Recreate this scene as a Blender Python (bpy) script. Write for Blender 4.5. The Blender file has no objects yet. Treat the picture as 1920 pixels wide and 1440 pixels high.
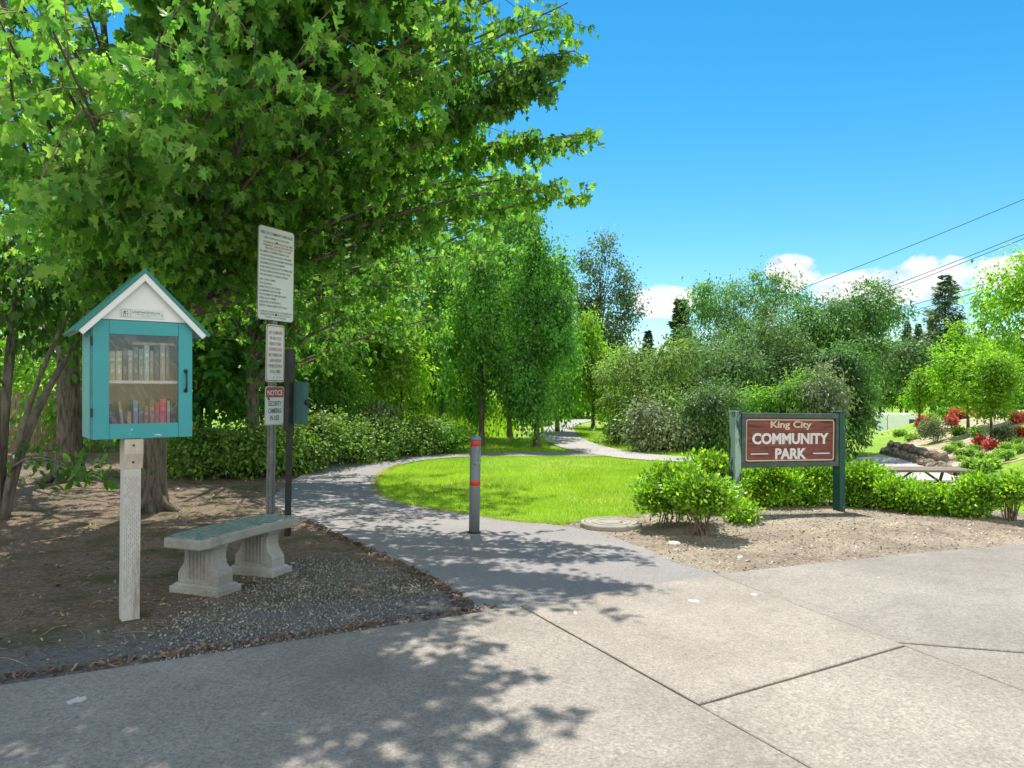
import bpy, math, random
import numpy as np
from mathutils import Vector, Matrix, Euler
from mathutils.geometry import delaunay_2d_cdt
R = math.radians
sc = bpy.context.scene
col = sc.collection
F, HZ, H = 1400.0, 735.0, 1.5
rnd = random.Random(7)

# ------------------------------------------------------------------ terrain
def s01(t):
    t = np.clip(t, 0, 1)
    return t*t*(3-2*t)
def hz(x, y):
    x = np.asarray(x, float); y = np.asarray(y, float)
    z = -.7*s01((x-4.2)/3)*s01((y-9.6)/3.2)
    z = z-1.9*s01((y-38)/20)*s01((x-8)/10)
    z = z+1.25*s01((x-12.3-(y-22)*.35)/6)*s01((y-14)/5)*(1-s01((y-40)/14))
    z = z+.9*s01((y-25)/9)*s01((.7-x)/2.2)
    z = z+.11*np.exp(-((y-15.8)/.7)**2)*np.exp(-((x-.55)/1.5)**4)
    z = z+.07*np.exp(-((x-3.1)/1.5)**2-((y-8.3)/.7)**2)
    z = z+5.0*s01((y-80)/90)
    return z
def hzf(x, y): return float(hz(x, y))
def G(px, py, z=0.0):
    D = (H-z)*F/(py-HZ)
    return ((px-960)/F*D, D)
def RG(px, py):                       # where a line of sight meets the terrain
    D = np.arange(3, 160, .02)
    x = (px-960)/F*D; z = H+(HZ-py)/F*D
    k = np.argmax(z <= hz(x, D))
    return (float(x[k]), float(D[k]))
def P(px, py, D): return Vector(((px-960)/F*D, D, H+(HZ-py)/F*D))

# ------------------------------------------------------------------ materials
def newmat(name):
    m = bpy.data.materials.new(name); m.use_nodes = True
    nt = m.node_tree; nt.nodes.clear()
    out = nt.nodes.new('ShaderNodeOutputMaterial')
    return m, nt, out
def N(nt, t, **kw):
    n = nt.nodes.new('ShaderNode'+t)
    for k, v in kw.items():
        if k.startswith('i_'):
            n.inputs[k[2:].replace('_', ' ')].default_value = v
        else: setattr(n, k, v)
    return n
def c4(c): return (c[0], c[1], c[2], 1)
def ramp(nt, fac, stops, interp='LINEAR'):
    r = nt.nodes.new('ShaderNodeValToRGB'); r.color_ramp.interpolation = interp
    e = r.color_ramp.elements
    while len(e) < len(stops): e.new(.5)
    for el, (p, c) in zip(e, stops):
        el.position = p; el.color = c4(c) if len(c) == 3 else c
    nt.links.new(fac, r.inputs[0]); return r.outputs[0]
def noise(nt, vec, scale, detail=4, rough=.55, dist=0):
    n = N(nt, 'TexNoise'); n.inputs['Scale'].default_value = scale
    n.inputs['Detail'].default_value = detail; n.inputs['Roughness'].default_value = rough
    n.inputs['Distortion'].default_value = dist
    if vec is not None: nt.links.new(vec, n.inputs['Vector'])
    return n.outputs['Fac']
def mix(nt, fac, a, b, bt='MIX'):
    m = N(nt, 'Mix', data_type='RGBA', blend_type=bt)
    for s, v in ((m.inputs[0], fac), (m.inputs[6], a), (m.inputs[7], b)):
        if hasattr(v, 'links'): nt.links.new(v, s)
        elif isinstance(v, (int, float)): s.default_value = v
        else: s.default_value = c4(v)
    return m.outputs[2]
def mth(nt, op, a, b=None, c=None, clamp=False):
    m = N(nt, 'Math', operation=op); m.use_clamp = clamp
    for i, v in enumerate((a, b, c)):
        if v is None: continue
        if hasattr(v, 'links'): nt.links.new(v, m.inputs[i])
        else: m.inputs[i].default_value = v
    return m.outputs[0]
def mapped(nt, scale=(1, 1, 1), rot=(0, 0, 0)):
    tc = N(nt, 'TexCoord'); mp = N(nt, 'Mapping')
    mp.inputs['Scale'].default_value = scale; mp.inputs['Rotation'].default_value = rot
    nt.links.new(tc.outputs['Object'], mp.inputs['Vector']); return mp.outputs[0]
def bsdf(nt, out, color, rough=.7, metal=0, spec=.4, bumps=None, bstr=.3, bdist=.01):
    b = N(nt, 'BsdfPrincipled')
    if hasattr(color, 'links'): nt.links.new(color, b.inputs['Base Color'])
    else: b.inputs['Base Color'].default_value = c4(color)
    if hasattr(rough, 'links'): nt.links.new(rough, b.inputs['Roughness'])
    else: b.inputs['Roughness'].default_value = rough
    b.inputs['Metallic'].default_value = metal
    b.inputs['Specular IOR Level'].default_value = spec
    if bumps is not None:
        bp = N(nt, 'Bump'); bp.inputs['Strength'].default_value = bstr; bp.inputs['Distance'].default_value = bdist
        nt.links.new(bumps, bp.inputs['Height']); nt.links.new(bp.outputs[0], b.inputs['Normal'])
    nt.links.new(b.outputs[0], out.inputs[0]); return b
def simple(name, a, b=None, scale=8, rough=.6, metal=0, spec=.4, bscale=60, bstr=.15, bdist=.004, stretch=(1, 1, 1), lo=.4, hi=.65):
    m, nt, out = newmat(name)
    v = mapped(nt, stretch)
    c = a
    if b is not None:
        c = ramp(nt, noise(nt, v, scale, 6, .65), [(lo, a), (hi, b)])
    bsdf(nt, out, c, rough, metal, spec, noise(nt, v, bscale, 4), bstr, bdist)
    return m
def leafmat(name, cols, trans=.42, tint=(1.5, 1.55, .55), rough=.5, spec=.3, nscale=.6, namt=.35):
    m, nt, out = newmat(name)
    g = N(nt, 'NewGeometry')
    k = len(cols)
    c = ramp(nt, g.outputs['Random Per Island'], [(i/max(1, k-1), cc) for i, cc in enumerate(cols)])
    tc = N(nt, 'TexCoord')
    nz = noise(nt, tc.outputs['Object'], nscale, 3)
    v = ramp(nt, nz, [(.35, (1-namt,)*3), (.65, (1+namt*.8, 1+namt*.7, 1))])
    c = mix(nt, 1.0, c, v, 'MULTIPLY')
    b = N(nt, 'BsdfPrincipled'); nt.links.new(c, b.inputs['Base Color'])
    b.inputs['Roughness'].default_value = rough; b.inputs['Specular IOR Level'].default_value = spec
    t = N(nt, 'BsdfTranslucent')
    nt.links.new(mix(nt, 1.0, c, tint, 'MULTIPLY'), t.inputs[0])
    ms = N(nt, 'MixShader'); ms.inputs[0].default_value = trans
    nt.links.new(b.outputs[0], ms.inputs[1]); nt.links.new(t.outputs[0], ms.inputs[2])
    nt.links.new(ms.outputs[0], out.inputs[0]); return m

M = {}
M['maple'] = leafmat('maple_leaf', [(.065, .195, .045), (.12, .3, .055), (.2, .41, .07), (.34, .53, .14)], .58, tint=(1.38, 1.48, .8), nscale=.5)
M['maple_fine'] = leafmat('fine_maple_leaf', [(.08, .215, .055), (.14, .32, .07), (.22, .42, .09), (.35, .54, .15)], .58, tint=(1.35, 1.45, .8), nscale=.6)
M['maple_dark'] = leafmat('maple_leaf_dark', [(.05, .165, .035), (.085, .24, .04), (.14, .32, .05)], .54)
M['ovate'] = leafmat('ovate_leaf', [(.045, .12, .03), (.065, .17, .03), (.1, .24, .035)], .42)
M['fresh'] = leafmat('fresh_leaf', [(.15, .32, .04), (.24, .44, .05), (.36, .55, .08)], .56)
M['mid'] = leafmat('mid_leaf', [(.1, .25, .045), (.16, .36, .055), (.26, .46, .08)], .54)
M['weep'] = leafmat('drooping_leaf', [(.07, .22, .05), (.13, .33, .06), (.22, .44, .085)], .5, nscale=.9)
M['weep_deep'] = leafmat('deep_drooping_leaf', [(.055, .19, .045), (.1, .29, .055), (.19, .41, .08)], .5, nscale=1.1)
M['willow'] = leafmat('willow_leaf', [(.065, .145, .05), (.11, .22, .075), (.2, .33, .13)], .4, tint=(1.2, 1.3, .8), nscale=.55, namt=.5)
M['willow_y'] = leafmat('willow_leaf_yellow', [(.13, .26, .055), (.21, .36, .08), (.31, .45, .14)], .42, tint=(1.25, 1.3, .7))
M['ash'] = leafmat('ash_leaf', [(.06, .165, .055), (.115, .26, .08), (.22, .4, .14)], .46, tint=(1.2, 1.3, .8), nscale=.5, namt=.5)
M['silver'] = leafmat('silver_leaf', [(.14, .2, .1), (.22, .29, .15), (.36, .42, .27)], .34, tint=(1.2, 1.25, .8))
M['poplar'] = leafmat('poplar_leaf', [(.07, .13, .085), (.115, .2, .12), (.21, .3, .2)], .36, tint=(1.2, 1.2, .8))
M['yellowgreen'] = leafmat('yellow_green_leaf', [(.14, .33, .025), (.21, .43, .035), (.31, .52, .05)], .48)
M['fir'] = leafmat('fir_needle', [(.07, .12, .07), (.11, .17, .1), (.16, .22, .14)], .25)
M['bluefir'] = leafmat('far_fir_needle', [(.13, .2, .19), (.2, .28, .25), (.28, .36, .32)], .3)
M['hedge'] = leafmat('hedge_leaf', [(.08, .23, .03), (.17, .37, .035), (.3, .52, .045), (.45, .66, .08)], .44, rough=.42, nscale=2.2)
M['cover'] = leafmat('cover_leaf', [(.08, .17, .04), (.15, .27, .055), (.25, .38, .1)], .4, nscale=1.2)
M['red'] = leafmat('red_leaf', [(.5, .09, .085), (.68, .17, .15), (.7, .32, .22)], .4, tint=(1.3, .8, .7))
M['orange'] = leafmat('orange_bloom', [(.5, .08, .04), (.65, .16, .06), (.35, .3, .08)], .35, tint=(1.3, .9, .6))
M['ball'] = leafmat('ball_leaf', [(.17, .34, .08), (.28, .48, .12), (.42, .6, .2)], .45, nscale=3)
M['grass'] = leafmat('grass_blade', [(.2, .37, .02), (.28, .45, .03), (.38, .5, .06)], .45, nscale=.7, namt=.2, spec=.2)
M['tallgrass'] = leafmat('tall_grass_blade', [(.22, .4, .04), (.32, .5, .06), (.42, .55, .12)], .45, spec=.2)
M['drygrass'] = leafmat('dry_grass_blade', [(.3, .38, .08), (.45, .43, .18), (.22, .38, .03)], .4, spec=.2)

def barkmat(name, a, b):
    m, nt, out = newmat(name)
    v = mapped(nt, (1, 1, .18))
    n1 = noise(nt, v, 22, 8, .7, .6)
    n2 = noise(nt, mapped(nt), 3, 3)
    c = ramp(nt, n1, [(.36, a), (.6, b)])
    c = mix(nt, ramp(nt, n2, [(.45, (0, 0, 0)), (.7, (.5, .5, .5))]), c, (.09, .1, .05))
    bsdf(nt, out, c, .9, 0, .2, n1, 1.0, .03); return m
M['bark'] = barkmat('maple_bark', (.05, .04, .03), (.2, .165, .13))
M['bark_pale'] = barkmat('pale_bark', (.09, .08, .065), (.25, .22, .18))
M['bark_dark'] = barkmat('dark_bark', (.03, .024, .02), (.1, .08, .065))
M['drytwig'] = simple('dry_twig', (.2, .155, .11), (.34, .28, .21), 20, .85)
M['twig'] = simple('twig_bark', (.14, .09, .06), (.24, .17, .12), 20, .8)

def grassground():
    m, nt, out = newmat('grass_ground')
    v = mapped(nt)
    n1 = noise(nt, v, .55, 4); n2 = noise(nt, v, 26, 6, .7)
    c = ramp(nt, n2, [(.3, (.12, .22, .02)), (.55, (.2, .35, .025)), (.75, (.3, .42, .04))])
    c = mix(nt, ramp(nt, n1, [(.45, (0, 0, 0)), (.7, (.6, .6, .6))]), c, (.42, .45, .1))
    bsdf(nt, out, c, .85, 0, .2, n2, .8, .03); return m
M['ground'] = grassground()
def barkbed():
    m, nt, out = newmat('bark_litter_soil')
    v = mapped(nt)
    n1 = noise(nt, v, .9, 5, .6); n2 = noise(nt, mapped(nt, (1, 2.2, 1), (0, 0, .5)), 30, 8, .75, .4); n3 = noise(nt, v, 2.1, 5, .6, .3)
    n4 = noise(nt, v, 130, 3, .7)
    c = ramp(nt, n2, [(.3, (.07, .05, .038)), (.46, (.22, .16, .115)), (.6, (.38, .29, .21)), (.76, (.55, .45, .35))])
    c = mix(nt, ramp(nt, n3, [(.49, (0, 0, 0)), (.64, (.75, .75, .75))]), c, mix(nt, n4, (.05, .06, .012), (.17, .17, .04)))
    # greyer trampled gravel dirt along the pavement
    sx = N(nt, 'SeparateXYZ'); nt.links.new(mapped(nt), sx.inputs[0])
    d = mth(nt, 'SUBTRACT', mth(nt, 'SUBTRACT', sx.outputs['Y'], mth(nt, 'MULTIPLY', sx.outputs['X'], .53)), 5.1)
    e = mth(nt, 'ADD', d, mth(nt, 'MULTIPLY', mth(nt, 'SUBTRACT', n1, .5), 2.0))
    k = ramp(nt, e, [(.55, (.9, .9, .9)), (.95, (0, 0, 0))])
    gd = ramp(nt, n2, [(.33, (.11, .104, .1)), (.52, (.26, .245, .235)), (.72, (.42, .4, .38))])
    c = mix(nt, k, c, gd)
    h = mth(nt, 'ADD', n2, mth(nt, 'MULTIPLY', n4, .4))
    bsdf(nt, out, c, .95, 0, .15, h, 1.0, .04); return m
M['barkbed'] = barkbed()
def mulch():
    m, nt, out = newmat('mulch_soil')
    v = mapped(nt)
    n1 = noise(nt, v, 1.3, 5, .6); n2 = noise(nt, v, 55, 8, .75)
    c = ramp(nt, n2, [(.3, (.1, .075, .055)), (.5, (.3, .24, .18)), (.72, (.46, .39, .31))])
    c2 = ramp(nt, n2, [(.3, (.2, .16, .11)), (.5, (.44, .37, .27)), (.72, (.58, .5, .39))])
    c = mix(nt, ramp(nt, n1, [(.42, (0, 0, 0)), (.6, (1, 1, 1))]), c, c2)
    bsdf(nt, out, c, .95, 0, .15, n2, 1.0, .03); return m
M['mulch'] = mulch()
def asphalt():
    m, nt, out = newmat('asphalt')
    v = mapped(nt)
    n1 = noise(nt, v, .8, 5, .6); n2 = noise(nt, v, 85, 5, .85); n3 = noise(nt, v, 9, 5, .7)
    c = ramp(nt, n2, [(.32, (.1, .094, .09)), (.52, (.235, .22, .208)), (.72, (.44, .41, .385))])
    c = mix(nt, ramp(nt, n1, [(.4, (0, 0, 0)), (.65, (.45, .45, .45))]), c, (.3, .28, .265))
    c = mix(nt, ramp(nt, n3, [(.6, (0, 0, 0)), (.8, (.4, .4, .4))]), c, (.13, .12, .115))
    bsdf(nt, out, c, .9, 0, .25, n2, .7, .006); return m
M['asphalt'] = asphalt()
def concrete(name, a, b, dark, sc_=1.0, speck=True):
    m, nt, out = newmat(name)
    v = mapped(nt)
    n1 = noise(nt, v, .9*sc_, 6, .62, .3); n2 = noise(nt, v, 75*sc_, 6, .75); n3 = noise(nt, v, 5*sc_, 6, .7)
    c = mix(nt, ramp(nt, n1, [(.36, (0, 0, 0)), (.64, (1, 1, 1))]), a, b)
    c = mix(nt, ramp(nt, n2, [(.36, (.75, .75, .75)), (.56, (0, 0, 0))]), c, dark)
    c = mix(nt, ramp(nt, n2, [(.58, (0, 0, 0)), (.76, (.7, .7, .7))]), c, (.66, .63, .57))
    c = mix(nt, ramp(nt, n3, [(.52, (0, 0, 0)), (.78, (.5, .5, .5))]), c, dark)
    if speck:
        gi = N(nt, 'NewGeometry')
        c = mix(nt, 1.0, c, ramp(nt, gi.outputs['Random Per Island'], [(0, (.9, .9, .9)), (1, (1.05, 1.04, 1.02))]), 'MULTIPLY')
        gr = noise(nt, v, 34, 5, .8)
        c = mix(nt, 1.0, c, ramp(nt, gr, [(.34, (.76, .75, .74)), (.5, (1, 1, 1)), (.68, (1.14, 1.135, 1.12))]), 'MULTIPLY')
        st = noise(nt, v, .45, 7, .68, .8)
        c = mix(nt, ramp(nt, st, [(.5, (0, 0, 0)), (.62, (.42, .42, .42))]), c, dark)
        vo = N(nt, 'TexVoronoi'); vo.inputs['Scale'].default_value = 1.5
        dv = N(nt, 'Vector' + 'Math', operation='ADD')
        nd = N(nt, 'TexNoise'); nd.inputs['Scale'].default_value = 14; nt.links.new(v, nd.inputs['Vector'])
        sm = N(nt, 'VectorMath', operation='SCALE'); sm.inputs['Scale'].default_value = .12
        nt.links.new(nd.outputs['Color'], sm.inputs[0]); nt.links.new(v, dv.inputs[0]); nt.links.new(sm.outputs[0], dv.inputs[1])
        nt.links.new(dv.outputs[0], vo.inputs['Vector'])
        cs = N(nt, 'SeparateColor'); nt.links.new(vo.outputs['Color'], cs.inputs[0])
        thr = mth(nt, 'MULTIPLY', cs.outputs[0], .062)
        k = mth(nt, 'MULTIPLY', mth(nt, 'LESS_THAN', vo.outputs['Distance'], thr), .6)
        c = mix(nt, k, c, (.72, .7, .64))
    bsdf(nt, out, c, .88, 0, .3, n2, .5, .006); return m
M['concrete'] = concrete('sidewalk_concrete', (.275, .245, .206), (.37, .333, .283), (.155, .136, .113))
M['benchstone'] = concrete('cast_stone', (.3, .285, .24), (.46, .44, .4), (.12, .115, .08), 4, False)
M['joint'] = simple('joint_dirt', (.15, .125, .09), (.26, .22, .16), 30, .95)
M['stone'] = simple('boulder_stone', (.13, .1, .075), (.36, .29, .23), 4, .9, bscale=14, bstr=.8, bdist=.05)
M['stone_white'] = simple('pale_stone', (.5, .47, .42), (.68, .65, .6), 9, .85, bscale=20, bstr=.6, bdist=.02)
M['gravel'] = leafmat('gravel_stone', [(.1, .1, .105), (.2, .2, .205), (.36, .355, .345)], 0)
M['chip'] = leafmat('bark_chip', [(.06, .04, .028), (.16, .11, .075), (.25, .18, .125), (.36, .28, .2)], .0)
M['redleaf'] = leafmat('fallen_leaf', [(.12, .06, .045), (.17, .11, .075), (.26, .2, .14)], .1)
M['chip_r'] = leafmat('mulch_chip', [(.06, .042, .03), (.28, .22, .16), (.5, .43, .34)], .0)

def paint(name, a, worn, lo=.6, hi=.66, rough=.5, scale=14, stretch=(1, 1, 1), second=None):
    m, nt, out = newmat(name)
    v = mapped(nt, stretch)
    n1 = noise(nt, v, scale, 8, .7); n2 = noise(nt, mapped(nt), 2.5, 4)
    c = mix(nt, ramp(nt, n2, [(.3, (0, 0, 0)), (.7, (.35, .35, .35))]), a, second or tuple(x*.7 for x in a))
    c = mix(nt, ramp(nt, n1, [(lo, (0, 0, 0)), (hi, (1, 1, 1))]), c, worn)
    bsdf(nt, out, c, rough, 0, .4, n1, .25, .003); return m
M['teal'] = paint('teal_paint', (.045, .32, .335), (.11, .4, .41), .68, .74, .42)
M['teal_scuff'] = paint('teal_paint_scuffed', (.045, .32, .335), (.66, .68, .66), .6, .63, .42, 9, (1, 1, 2.6))
M['roofgreen'] = paint('roof_green_paint', (.03, .2, .17), (.1, .26, .22), .62, .72, .45)
M['white'] = paint('white_paint', (.74, .75, .72), (.55, .53, .46), .66, .76, .5)
M['postwhite'] = paint('weathered_white_post', (.52, .5, .45), (.27, .23, .16), .52, .66, .75, 10, (1, 1, .12))
M['postdark'] = simple('incision_dark', (.24, .19, .13), (.36, .3, .22), 20, .9)
M['bracket'] = simple('bare_lumber', (.47, .41, .31), (.58, .52, .42), 20, .8, stretch=(1, 1, .1))
M['black'] = simple('black_metal', (.012, .012, .013), (.03, .03, .03), 12, .4, 0, .5)
M['darkbronze'] = simple('dark_bronze_paint', (.014, .014, .013), (.03, .028, .025), 12, .5)
M['galv'] = simple('galvanised_steel', (.13, .135, .135), (.22, .225, .22), 18, .55, .35)
M['hole'] = simple('hole_dark', (.01, .01, .01), None, 1, .9)
M['signwhite'] = paint('sign_white', (.62, .65, .63), (.42, .45, .4), .6, .8, .45, 4)
M['ink'] = simple('sign_black_ink', (.06, .06, .065), None, 1, .5)
M['greyink'] = simple('faded_grey_ink', (.13, .14, .13), None, 1, .6)
M['redink'] = simple('sign_red_ink', (.3, .08, .06), (.38, .13, .1), 12, .5)
M['signred'] = paint('faded_red', (.33, .05, .045), (.42, .14, .12), .55, .75, .5, 9)
M['boxgreen'] = paint('box_green_paint', (.03, .1, .095), (.06, .15, .14), .6, .8, .5)
M['bollard'] = paint('bollard_grey_paint', (.17, .19, .195), (.3, .33, .28), .62, .72, .5, 6, (1, 1, .6))
M['reflect'] = paint('orange_red_tape', (.55, .04, .022), (.28, .02, .015), .56, .62, .35, 30)
M['tapeold'] = paint('old_tape_residue', (.25, .3, .22), (.13, .15, .15), .5, .56, .7, 30)
M['parkgreen'] = paint('dark_green_sign_paint', (.014, .075, .058), (.3, .42, .36), .53, .58, .55, 7, (1, 1, .22))
M['parkframe'] = paint('frame_green_brown', (.05, .085, .07), (.13, .12, .09), .5, .66, .6, 8)
def signwood():
    m, nt, out = newmat('sign_red_wood')
    v = mapped(nt, (.5, 1, 5)); n1 = noise(nt, v, 5, 6, .7); n2 = noise(nt, mapped(nt), 3, 4)
    c = ramp(nt, n1, [(.34, (.07, .026, .02)), (.5, (.18, .062, .045)), (.68, (.26, .1, .07))])
    c = mix(nt, ramp(nt, n2, [(.45, (0, 0, 0)), (.7, (.5, .5, .5))]), c, (.24, .065, .06))
    bsdf(nt, out, c, .65, 0, .3, n1, .3, .004); return m
M['signwood'] = signwood()
M['cream'] = paint('cream_letter', (.66, .5, .36), (.5, .36, .25), .6, .75, .6)
M['letter'] = paint('pale_letter', (.7, .67, .63), (.5, .45, .4), .6, .78, .6)
M['iron'] = concrete('worn_cover', (.33, .3, .25), (.42, .38, .32), (.17, .15, .12), 4, False)
M['trailer'] = paint('trailer_white', (.82, .84, .86), (.7, .73, .75), .6, .8, .4)
M['glassdark'] = simple('dark_window', (.04, .05, .06), None, 1, .1)
M['table'] = simple('weathered_table_wood', (.13, .1, .07), (.24, .19, .14), 10, .8, stretch=(.2, 1, 1))
M['tablemetal'] = simple('table_legs', (.09, .07, .05), None, 1, .7)
M['fence'] = simple('brown_fence_board', (.16, .11, .07), (.26, .19, .13), 6, .85, stretch=(1, 1, .15))
M['wire'] = simple('wire_dark', (.03, .035, .045), None, 1, .6)
M['gardensoil'] = simple('garden_soil', (.28, .2, .13), (.5, .41, .29), 2.2, .95, bscale=20, bstr=.7, bdist=.05, lo=.38, hi=.6)
M['palepath'] = concrete('pale_path', (.33, .3, .275), (.4, .37, .34), (.24, .22, .2), 1, False)
M['lowpath'] = concrete('light_path', (.47, .43, .39), (.54, .5, .46), (.36, .33, .3), 1, False)
M['house'] = simple('house_siding', (.22, .23, .23), (.28, .29, .29), 3, .8)
def mosaic():
    m, nt, out = newmat('mosaic_teal')
    v = mapped(nt)
    vo = N(nt, 'TexVoronoi', feature='F1'); vo.inputs['Scale'].default_value = 30; nt.links.new(v, vo.inputs['Vector'])
    ve = N(nt, 'TexVoronoi', feature='DISTANCE_TO_EDGE'); ve.inputs['Scale'].default_value = 30; nt.links.new(v, ve.inputs['Vector'])
    cs = N(nt, 'SeparateColor'); nt.links.new(vo.outputs['Color'], cs.inputs[0])
    c = ramp(nt, cs.outputs[0], [(0, (.05, .15, .13)), (.3, (.14, .28, .24)), (.5, (.25, .36, .3)), (.68, (.08, .2, .22)), (.82, (.34, .4, .28)), (1, (.55, .58, .5))])
    k = ramp(nt, ve.outputs['Distance'], [(.05, (1, 1, 1)), (.1, (0, 0, 0))])
    c = mix(nt, k, c, (.36, .37, .34))
    n1 = noise(nt, v, 3, 4)
    c = mix(nt, ramp(nt, n1, [(.45, (0, 0, 0)), (.75, (.5, .5, .5))]), c, (.22, .25, .17))
    bsdf(nt, out, c, .3, 0, .5, ve.outputs['Distance'], .3, .004); return m
M['mosaic'] = mosaic()
def glass():
    m, nt, out = newmat('window_glass')
    t = N(nt, 'BsdfTransparent'); g = N(nt, 'BsdfGlossy'); g.inputs['Roughness'].default_value = .015
    d = N(nt, 'BsdfDiffuse'); d.inputs[0].default_value = (.55, .55, .5, 1)
    fr = N(nt, 'Fresnel'); fr.inputs[0].default_value = 1.55
    m1 = N(nt, 'MixShader'); m2 = N(nt, 'MixShader')
    k = mth(nt, 'MULTIPLY', fr.outputs[0], 1.25, clamp=True)
    nt.links.new(k, m1.inputs[0]); nt.links.new(t.outputs[0], m1.inputs[1]); nt.links.new(g.outputs[0], m1.inputs[2])
    v = mapped(nt, (1, 1, 1), (0, .7, 0))
    ms = N(nt, 'Mapping'); ms.inputs['Scale'].default_value = (18, 1, 2); nt.links.new(v, ms.inputs['Vector'])
    st = ramp(nt, noise(nt, ms.outputs[0], 3, 5, .6, 1.2), [(.5, (0, 0, 0)), (.7, (.16, .16, .14))])  # pale diffuse streaks painted into the pane as reflections
    nt.links.new(st, m2.inputs[0]); nt.links.new(m1.outputs[0], m2.inputs[1]); nt.links.new(d.outputs[0], m2.inputs[2])
    nt.links.new(m2.outputs[0], out.inputs[0]); return m
M['glass'] = glass()
BOOKM = {}
def bookmat(c):
    k = tuple(c)
    if k not in BOOKM: BOOKM[k] = simple('book_cover', c, tuple(min(1, x*1.35+.02) for x in c), 25, .5)
    return BOOKM[k]
M['paper'] = simple('book_paper', (.6, .55, .44), (.68, .63, .52), 60, .9)

# ------------------------------------------------------------------ mesh tools
class MB:
    def __init__(s): s.v = []; s.f = []; s.mi = []
    def add(s, vs, fs, mi=0):
        o = len(s.v); s.v += [tuple(map(float, v)) for v in vs]
        for f in fs: s.f.append(tuple(i+o for i in f)); s.mi.append(mi)
        return s
    def box(s, c, d, mi=0, rot=None):
        hx, hy, hz_ = d[0]/2, d[1]/2, d[2]/2
        vs = [Vector((x, y, z)) for x in (-hx, hx) for y in (-hy, hy) for z in (-hz_, hz_)]
        if rot is not None:
            m = Euler(rot).to_matrix(); vs = [m @ v for v in vs]
        vs = [v+Vector(c) for v in vs]
        return s.add(vs, [(0, 1, 3, 2), (4, 6, 7, 5), (0, 4, 5, 1), (2, 3, 7, 6), (0, 2, 6, 4), (1, 5, 7, 3)], mi)
    def tube(s, pts, radii, n=8, mi=0, cap=True):
        pts = [Vector(p) for p in pts]
        if not hasattr(radii, '__len__'): radii = [radii]*len(pts)
        vs = []; prev = None
        for i, p in enumerate(pts):
            t = (pts[min(i+1, len(pts)-1)]-pts[max(i-1, 0)])
            t = t.normalized() if t.length > 1e-9 else Vector((0, 0, 1))
            if prev is None:
                u = t.orthogonal().normalized()
            else:
                u = prev-t*prev.dot(t); u = u.normalized() if u.length > 1e-6 else t.orthogonal().normalized()
            prev = u; w = t.cross(u)
            for k in range(n):
                a = 2*math.pi*k/n
                vs.append(p+(u*math.cos(a)+w*math.sin(a))*radii[i])
        fs = []
        for i in range(len(pts)-1):
            for k in range(n):
                a = i*n+k; b = i*n+(k+1) % n
                fs.append((a, b, b+n, a+n))
        if cap:
            fs.append(tuple(range(n))[::-1]); fs.append(tuple(range((len(pts)-1)*n, len(pts)*n)))
        return s.add(vs, fs, mi)
    def lathe(s, prof, n=24, c=(0, 0, 0), mi=0):
        vs = []
        for r, z in prof:
            for k in range(n):
                a = 2*math.pi*k/n; vs.append((c[0]+r*math.cos(a), c[1]+r*math.sin(a), c[2]+z))
        fs = []
        for i in range(len(prof)-1):
            for k in range(n):
                a = i*n+k; b = i*n+(k+1) % n
                fs.append((a, b, b+n, a+n))
        fs.append(tuple(range(n))[::-1]); fs.append(tuple(range((len(prof)-1)*n, len(prof)*n)))
        return s.add(vs, fs, mi)
    def prism(s, poly, t0, t1, axis='y', mi=0):
        def q(a, b, t):
            return {'y': (a, t, b), 'x': (t, a, b), 'z': (a, b, t)}[axis]
        n = len(poly)
        vs = [q(a, b, t0) for a, b in poly]+[q(a, b, t1) for a, b in poly]
        fs = [tuple(range(n)), tuple(range(2*n-1, n-1, -1))]
        for i in range(n):
            j = (i+1) % n; fs.append((i, i+n, j+n, j))
        return s.add(vs, fs, mi)
    def build(s, name, mats, parent=None, smooth=False, bevel=0, fixn=True):
        me = bpy.data.meshes.new(name); me.from_pydata(s.v, [], s.f)
        mats = mats if isinstance(mats, (list, tuple)) else [mats]
        for m in mats: me.materials.append(m)
        me.polygons.foreach_set('material_index', s.mi)
        if smooth: me.polygons.foreach_set('use_smooth', [True]*len(s.f))
        me.update()
        if fixn:
            import bmesh
            bm = bmesh.new(); bm.from_mesh(me); bmesh.ops.recalc_face_normals(bm, faces=bm.faces); bm.to_mesh(me); bm.free()
        o = bpy.data.objects.new(name, me); col.objects.link(o)
        if parent: o.parent = parent
        if bevel:
            b = o.modifiers.new('bevel', 'BEVEL'); b.width = bevel; b.segments = 2; b.limit_method = 'ANGLE'; b.angle_limit = R(40)
        return o
def npmesh(name, V, T, mat, parent=None, smooth=False):
    V = np.ascontiguousarray(V, dtype=np.float32).reshape(-1, 3); T = np.ascontiguousarray(T, dtype=np.int32)
    k = T.shape[1]; n = len(T)
    me = bpy.data.meshes.new(name)
    me.vertices.add(len(V)); me.vertices.foreach_set('co', V.ravel())
    me.loops.add(n*k); me.loops.foreach_set('vertex_index', T.ravel())
    me.polygons.add(n); me.polygons.foreach_set('loop_start', np.arange(0, n*k, k, dtype=np.int32))
    if smooth: me.polygons.foreach_set('use_smooth', np.ones(n, bool))
    me.materials.append(mat); me.update(calc_edges=True)
    o = bpy.data.objects.new(name, me); col.objects.link(o)
    if parent: o.parent = parent
    return o
def tag(o, label, cat, group=None):
    o['label'] = label; o['category'] = cat
    if group: o['group'] = group
    return o
def thing(name, label, cat, loc, rz=0, group=None, rot=None):
    o = bpy.data.objects.new(name, None); col.objects.link(o)
    o.empty_display_size = .2; o.location = loc
    o.rotation_euler = rot if rot else (0, 0, rz)
    return tag(o, label, cat, group)
def stuff(o, label, cat):
    tag(o, label, cat); o['kind'] = 'stuff'; return o
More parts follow.
